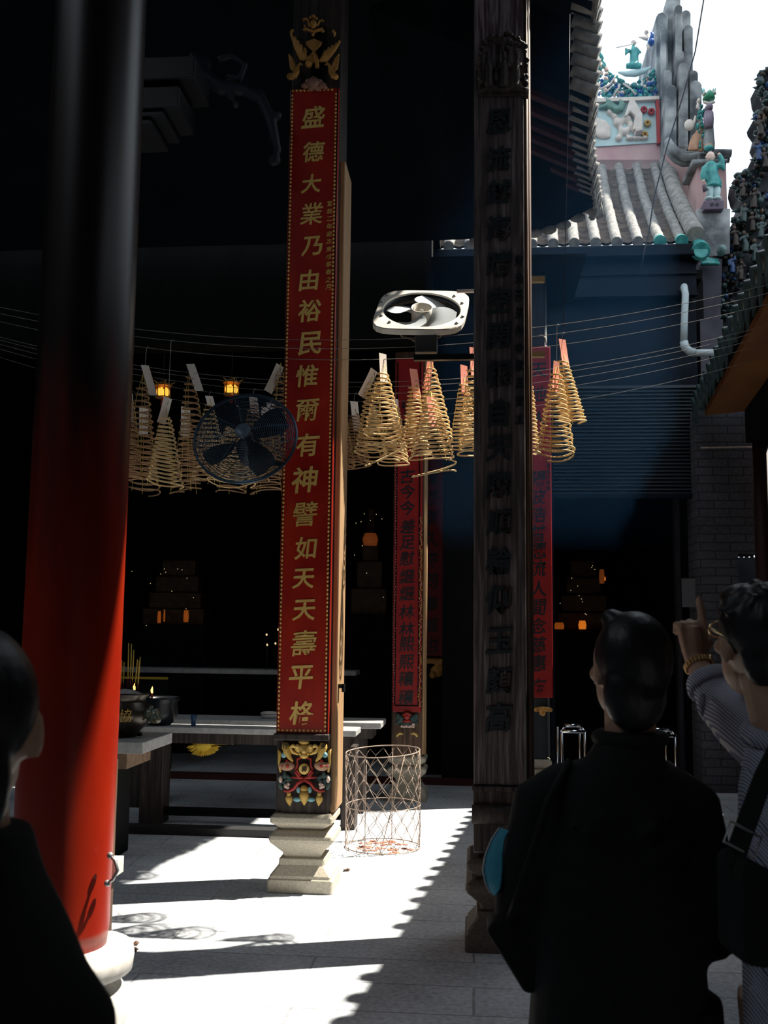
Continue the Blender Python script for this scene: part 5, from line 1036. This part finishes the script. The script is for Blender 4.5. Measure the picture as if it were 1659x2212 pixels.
mb = MB(); mb.tube([(WX+.068*math.cos(a*.5236),Yw-.006+.068*math.sin(a*.5236),1.325) for a in range(12)], .016, 8, closed=True); mb.build('collar', M['darkcloth'], wo)
mb = MB(); oval(mb, [((WX,Yw,.80),.18,.13,0),((WX,Yw,.64),.185,.135,0),((WX,Yw,.55),.18,.125,0)])
for s in (-1, 1): limb(mb, [(WX+s*.085,Yw,.66),(WX+s*.09,Yw+.01,.42),(WX+s*.088,Yw,.09)], [.102,.082,.075])
mb.build('trousers', M['darkcloth'], wo, remesh=.013, smooth_it=3)
mb = MB()
f = Vector((-.35,1,.02)).normalized(); l = UP.cross(f).normalized(); rot = Matrix((l, f, f.cross(l))).transposed()
mb.ell(wh_+rot @ Vector((0,-.024,.028)), .084,.088,.100, 20, 14, rot); mb.ell(wh_+rot @ Vector((.012,-.050,-.045)), .072,.052,.085, 14, 10, rot); mb.ell(wh_+Vector((-.035,-.01,.112)), .026,.026,.020)
for k in range(26):
    a = k*.24; mb.tube([wh_+rot @ Vector((.080*math.cos(a),-.020+.08*math.sin(a)*(-1 if math.sin(a) > .4 else 1),.03)), wh_+rot @ Vector((.045*math.cos(a),-.085,-.02)), wh_+rot @ Vector((.02*math.cos(a),-.10,-.06))], [.005,.008,.005], 6)
mb.build('hair', M['hair'], wo, remesh=.008)
hb = thing('handbag', (BX-.25, Yw-.03, .80), 'black handbag hanging at the left hip of the woman in black', 'handbag')
mb = MB(); a = [at(x, y, Yw-.04) for x, y in [(1050,2012),(1068,1988),(1180,1975),(1190,2120),(1150,2150),(1132,2146)]]; n = len(a); b_ = [p+Vector((0,.10,0)) for p in a]; mb.add(a+b_, [tuple(range(n)), tuple(range(n,2*n))[::-1]]+[(i, n+i, n+(i+1)%n, (i+1)%n) for i in range(n)])
mb.build('body', M['darkcloth'], hb, bev=.012)
mb = MB(); mb.tube([at(1100,1990,Yw-.03)+Vector((0,.0,0)), (BX-.215,Yw-.088,1.0), (BX-.15,Yw-.095,1.2), (BX-.10,Yw-.03,1.275)], .009, 8); mb.build('strap', M['darkcloth'], hb)
mk = thing('face_mask', at(1062, 1880, Yw+.02), 'light blue pleated face mask hanging on the left elbow of the woman in black', 'face mask')
mb = MB(); L_ = [(1080,1788),(1062,1815),(1049,1848),(1044,1880),(1049,1905),(1058,1925),(1068,1934)]; Rr = [(1096,1796),(1088,1816),(1084,1848),(1084,1880),(1082,1905),(1078,1922),(1069,1935)]
v = [at(*p, Yw+.015) for p in L_]+[at((p[0]+q[0])/2, (p[1]+q[1])/2, Yw-.02) for p, q in zip(L_, Rr)]+[at(*q, Yw-.03) for q in Rr]; n = 7; v2 = [p+Vector((.003,.004,0)) for p in v]
mb.add(v+v2, [(c*n+i, c*n+i+1, (c+1)*n+i+1, (c+1)*n+i) for c in (0,1) for i in range(6)]+[(21+(c+1)*n+i, 21+(c+1)*n+i+1, 21+c*n+i+1, 21+c*n+i) for c in (0,1) for i in range(6)], True)
mb.build('pleated_cloth', M['mask'], mk)
mb = MB(); mb.tube([at(x-1, y, Yw+.012) for x, y in L_], .0022, 6); mb.build('white_edge', M['white'], mk)
# --- the man pointing, striped shirt
Ym = 2.22; mh = at(1640, 1392, Ym); MX = at(1780, 1600, Ym).x
mn = thing('person', (MX, Ym, 0), 'man in a striped shirt and glasses pointing upward with his left arm', 'person')
ff = Vector((-.28, .95, .10)).normalized(); mb = MB(); Pm = head(mb, mh, 1.02, ff)
limb(mb, [mh+Vector((.01,-.02,-.06)), (mh.x+.02,Ym-.04,mh.z-.14), (mh.x+.05,Ym-.05,1.34)], [.058,.057,.07])
yw_ = .62
oval(mb, [((MX,Ym,.75),.165,.11,yw_),((MX,Ym,.95),.16,.11,yw_),((MX,Ym,1.2),.185,.115,yw_),((MX-.03,Ym,1.31),.14,.09,yw_),((MX-.06,Ym,1.36),.07,.06,yw_)])
sh_, el, wr = at(1662,1600,Ym+.04), at(1548,1512,Ym+.20), at(1503,1428,Ym+.27)
limb(mb, [sh_, sh_.lerp(el,.5), el, el.lerp(wr,.45), wr], [.052,.046,.041,.036,.025])
tip_dir = at(1487,1280,Ym+.30)-wr
hand(mb, wr, tip_dir, Vector((.25,-.95,-.05)), Vector((1,.25,0)), (.06,1.25,1.35,1.4), .92, (.5,.9))
shR = Vector((MX+.19,Ym-.08,1.30)); limb(mb, [shR, shR+Vector((.03,-.01,-.28)), shR+Vector((.0,.06,-.52))], [.052,.043,.028]); hand(mb, shR+Vector((0,.06,-.52)), Vector((0,.1,-1)), Vector((1,0,0)), Vector((0,1,0)), (.3,.35,.4,.4), .95)
for s in (-1, 1): limb(mb, [(MX+s*.09,Ym,.82),(MX+s*.095,Ym+.02,.48),(MX+s*.09,Ym,.08)], [.10,.068,.042]); mb.ell((MX+s*.09,Ym+.06,.045), .045,.13,.045)
mb.build('body', M['skin'], mn, remesh=.0046, smooth_it=1)
def stripes():
    m = bpy.data.materials.new('striped_cotton'); m.use_nodes = True; nt = m.node_tree; b = nt.nodes['Principled BSDF']; L = nt.links.new; N = nt.nodes.new
    tc = N('ShaderNodeTexCoord'); mp = N('ShaderNodeMapping'); mp.inputs['Rotation'].default_value = (.5, .55, .2); wv = N('ShaderNodeTexWave'); wv.inputs['Scale'].default_value = 62; wv.inputs['Distortion'].default_value = .5
    rp = N('ShaderNodeValToRGB'); e = rp.color_ramp.elements; e[0].position = .42; e[0].color = (.13,.15,.25,1); e[1].position = .56; e[1].color = (.52,.51,.55,1)
    L(tc.outputs['Object'], mp.inputs[0]); L(mp.outputs[0], wv.inputs['Vector']); L(wv.outputs['Fac'], rp.inputs[0]); L(rp.outputs[0], b.inputs['Base Color']); b.inputs['Roughness'].default_value = .85; return m
M['stripe'] = stripes()
mb = MB(); oval(mb, [((MX,Ym,.70),.200,.145,yw_),((MX,Ym,.80),.195,.14,yw_),((MX,Ym,.95),.195,.14,yw_),((MX,Ym,1.1),.20,.14,yw_),((MX,Ym,1.24),.20,.13,yw_),((MX-.03,Ym,1.31),.145,.10,yw_),((MX-.065,Ym-.01,1.365),.078,.07,yw_)])
cf_ = at(1536,1470,Ym+.225)
limb(mb, [Vector((MX-.06,Ym,1.26)), sh_, sh_.lerp(el,.45), el+Vector((.012,0,-.004)), cf_, cf_.lerp(wr,.16)], [.080,.080,.072,.060,.050,.043])
limb(mb, [Vector((MX+.12,Ym,1.28)), shR, shR+Vector((.03,-.01,-.28)), shR+Vector((.01,.04,-.40))], [.08,.075,.065,.055])
for i in range(9):                                    # sleeve folds
    u = .25+.07*i; p = sh_.lerp(el, u); limb(mb, [p+Vector((-.05,-.045,.035)), p+Vector((-.02,-.072,-.01)), p+Vector((.015,-.06,-.052))], [.006,.013,.006], 6)
for i in range(7):
    z = .82+.07*i; limb(mb, [(MX-.19,Ym-.09,z+.05),(MX-.14,Ym-.15,z),(MX-.06,Ym-.165,z-.07)], [.005,.013,.005], 6)
mb.build('shirt', M['stripe'], mn, remesh=.0085, smooth_it=3)
mb = MB(); c0, c1 = el.lerp(cf_, .55), cf_.lerp(wr, .22); mb.tube([c0, c0.lerp(c1,.5), c1], [.059,.057,.053], 18); mb.ell(at(1518,1522,Ym+.17), .014,.02,.030); mb.build('cuff', M['stripe'], mn, remesh=.007)
mb = MB(); cz = Vector((mh.x+.045,Ym-.03,1.345)); mb.tube([cz+Vector((.078*math.cos(a*.5236),.07*math.sin(a*.5236),.012*math.sin(a*.5236))) for a in range(12)], .021, 8, closed=True); mb.build('collar', M['stripe'], mn)
mb = MB(); oval(mb, [((MX,Ym,.86),.17,.12,yw_),((MX,Ym,.70),.178,.13,yw_),((MX,Ym,.62),.175,.125,yw_)])
for s in (-1, 1): limb(mb, [(MX+s*.09,Ym,.72),(MX+s*.095,Ym+.01,.45),(MX+s*.09,Ym,.09)], [.105,.085,.075])
mb.build('trousers', M['darkcloth'], mn, remesh=.013, smooth_it=3)
l = UP.cross(ff).normalized(); rot = Matrix((l, ff, ff.cross(l))).transposed(); rh = random.Random(2)
mb = MB(); mb.ell(mh+rot @ Vector((0,-.018,.040)), .090,.104,.092, 20, 14, rot); mb.ell(mh+rot @ Vector((0,-.062,-.02)), .074,.045,.070, 14, 10, rot); mb.ell(mh+rot @ Vector((0,.055,.092)), .060,.05,.034, 12, 8, rot)
for k in range(60):
    a, e = rh.uniform(0, 6.28), rh.uniform(.1, 1.4); d = rot @ Vector((.088*math.cos(a)*math.cos(e), .10*math.sin(a)*math.cos(e)-.018, .04+.092*math.sin(e))); mb.tube([mh+d*.9, mh+d*1.03, mh+d*1.06+Vector((rh.uniform(-.012,.012), 0, rh.uniform(-.012,.010)))], [.008,.007,.002], 5)
mb.build('hair', M['hair'], mn, remesh=.0065)
mb = MB()
for s in (-1, 1):
    c = Pm(s*.034,.098,.020); mb.tube([c+rot @ Vector((.024*math.cos(a*.5236), .004, .018*math.sin(a*.5236))) for a in range(12)], .0022, 6, closed=True); mb.tube([Pm(s*.058,.094,.026), Pm(s*.080,.05,.026), Pm(s*.084,-.01,.016)], .0024, 6)
mb.tube([Pm(-.010,.103,.022), Pm(.010,.103,.022)], .002, 6); mb.build('glasses', mat('gold_rim', (.8,.6,.3), .25, .9), mn)
wa = (wr-el).normalized(); wc = wr.lerp(el, .10); wx_ = wa.cross(Vector((0,1,0))).normalized(); wy_ = wa.cross(wx_); mb = MB()
for k in range(22):
    a = 2*math.pi*k/22; p = wc+wx_*.030*math.cos(a)+wy_*.030*math.sin(a)
    for q in (-1, 0, 1): mb.ell(p+wa*q*.0048, .0042,.0042,.0030, 6, 4)
mb.lathe(wc+wx_*-.031, [(.014,-.003),(.015,.003),(.012,.005)], 16, ax=wx_*-1); mb.build('watch', mat('gold_links', (.75,.48,.20), .3, .9), mn)
sb_ = thing('shoulder_bag', at(1600,1960,Ym-.22), 'black shoulder bag with a wide strap hanging across the striped shirt', 'shoulder bag')
mb = MB(); a = [at(x, y, Ym-.30) for x, y in [(1612,1850),(1700,1900),(1700,2080),(1665,2100),(1605,2090),(1600,1880)]]; n = len(a); b_ = [p+Vector((-.02,.13,0)) for p in a]; mb.add(a+b_, [tuple(range(n)), tuple(range(n,2*n))[::-1]]+[(i, n+i, n+(i+1)%n, (i+1)%n) for i in range(n)]); mb.build('body', M['darkcloth'], sb_, bev=.02)
mb = MB(); sp = [at(x, y, Ym-yy) for x, y, yy in [(1720,1530,.12),(1655,1660,.19),(1625,1740,.22),(1600,1810,.24),(1582,1862,.26)]]; rows = [[p+Vector((-.022,-.006,-.008)), p+Vector((.022,-.010,.010)), p+Vector((.022,-.004,.010)), p+Vector((-.022,0,-.008))] for p in sp]; mb.ring_loft(rows, smooth=False); mb.build('strap', M['darkcloth'], sb_)
mb = MB(); p = sp[3]; d = (sp[4]-sp[2]).normalized(); s = d.cross(Vector((0,-1,0))).normalized(); mb.tube([p+s*.030+d*.02+Vector((0,-.014,0)), p-s*.030+d*.02+Vector((0,-.014,0)), p-s*.030-d*.02+Vector((0,-.014,0)), p+s*.030-d*.02+Vector((0,-.014,0))], .003, 6, closed=True); mb.build('buckle', M['steel'], sb_)
# --- a dark out of focus person at the left edge
Yl = 1.20; LX = at(-60, 1800, Yl).x
lp = thing('person', (LX, Yl, 0), 'person in dark clothes close to the camera at the left edge', 'person')
lh = at(-66, 1575, Yl); mb = MB(); head(mb, lh, 1.0, Vector((-.35,1,0)))
limb(mb, [lh+Vector((0,-.01,-.05)),(LX,Yl-.01,lh.z-.13),(LX,Yl-.01,lh.z-.20)], [.050,.050,.055]); z0 = lh.z-.13
oval(mb, [((LX,Yl,.62),.150,.12,0),((LX,Yl,.82),.14,.11,0),((LX,Yl,z0-.20),.145,.11,0),((LX,Yl,z0-.12),.125,.09,0),((LX,Yl,z0-.05),.08,.065,0),((LX,Yl,z0),.05,.05,0)]); armsl = []
for s in (-1, 1):
    A = [Vector((LX+s*.118,Yl,z0-.20)), Vector((LX+s*.135,Yl,z0-.42)), Vector((LX+s*.130,Yl+.05,z0-.52)), Vector((LX+s*.09,Yl+.24,z0-.44))]; armsl.append((s, A))
    limb(mb, A, [.045,.040,.036,.025]); hand(mb, A[-1], Vector((-s*.5,.7,.3)), Vector((s*.5,.7,0)), UP, (.5,.55,.6,.6), .9)
    limb(mb, [(LX+s*.085,Yl,.70),(LX+s*.085,Yl+.01,.42),(LX+s*.085,Yl,.08)], [.095,.066,.042]); mb.ell((LX+s*.085,Yl+.06,.045), .045,.12,.045)
mb.build('body', M['skin'], lp, remesh=.008, smooth_it=2)
mb = MB(); oval(mb, [((LX,Yl,.58),.175,.14,0),((LX,Yl,.85),.168,.135,0),((LX,Yl,z0-.25),.165,.13,0),((LX,Yl,z0-.17),.150,.115,0),((LX,Yl,z0-.10),.118,.10,0),((LX,Yl,z0-.04),.082,.085,0),((LX,Yl,z0+.02),.064,.066,0)])
for s, A in armsl: limb(mb, [Vector((LX+s*.07,Yl,z0-.14))]+A[:3]+[A[2].lerp(A[3], .8)], [.060,.066,.062,.058,.046])
mb.build('jacket', M['darkcloth'], lp, remesh=.010, smooth_it=5)
mb = MB(); oval(mb, [((LX,Yl,.72),.165,.125,0),((LX,Yl,.56),.172,.13,0),((LX,Yl,.50),.168,.12,0)])
for s in (-1, 1): limb(mb, [(LX+s*.085,Yl,.60),(LX+s*.088,Yl,.40),(LX+s*.085,Yl,.09)], [.10,.082,.074])
mb.build('trousers', M['darkcloth'], lp, remesh=.013, smooth_it=3)
mb = MB(); mb.ell(lh+Vector((0,-.02,.03)), .086,.096,.10, 18, 12); mb.ell(lh+Vector((0,-.055,-.055)), .080,.055,.10, 14, 10); mb.build('hair', M['hair'], lp, remesh=.009)
# ------------------------------------------------------------------ incense smoke hanging in the courtyard
def smoke():
    m = bpy.data.materials.new('incense_smoke'); m.use_nodes = True; nt = m.node_tree; nt.nodes.remove(nt.nodes['Principled BSDF'])
    v = nt.nodes.new('ShaderNodeVolumeScatter'); v.inputs['Color'].default_value = (.13,.46,1.0,1); v.inputs['Density'].default_value = .0048; v.inputs['Anisotropy'].default_value = .1
    nt.links.new(v.outputs[0], nt.nodes['Material Output'].inputs['Volume']); m.cycles.homogeneous_volume = True; return m
fp_ = [(-.30, 5.62), (.93, 5.62), (2.12, 10.40), (-.30, 10.40)]
hz = MB().add([(x, y, 2.3) for x, y in fp_]+[(x, y, 8.6) for x, y in fp_], [(3,2,1,0),(4,5,6,7)]+[(i, (i+1) % 4, 4+(i+1) % 4, 4+i) for i in range(4)]).build('incense_smoke', smoke())
tag(hz, 'thin bluish incense smoke hanging under the courtyard eaves', 'smoke', kind='stuff')
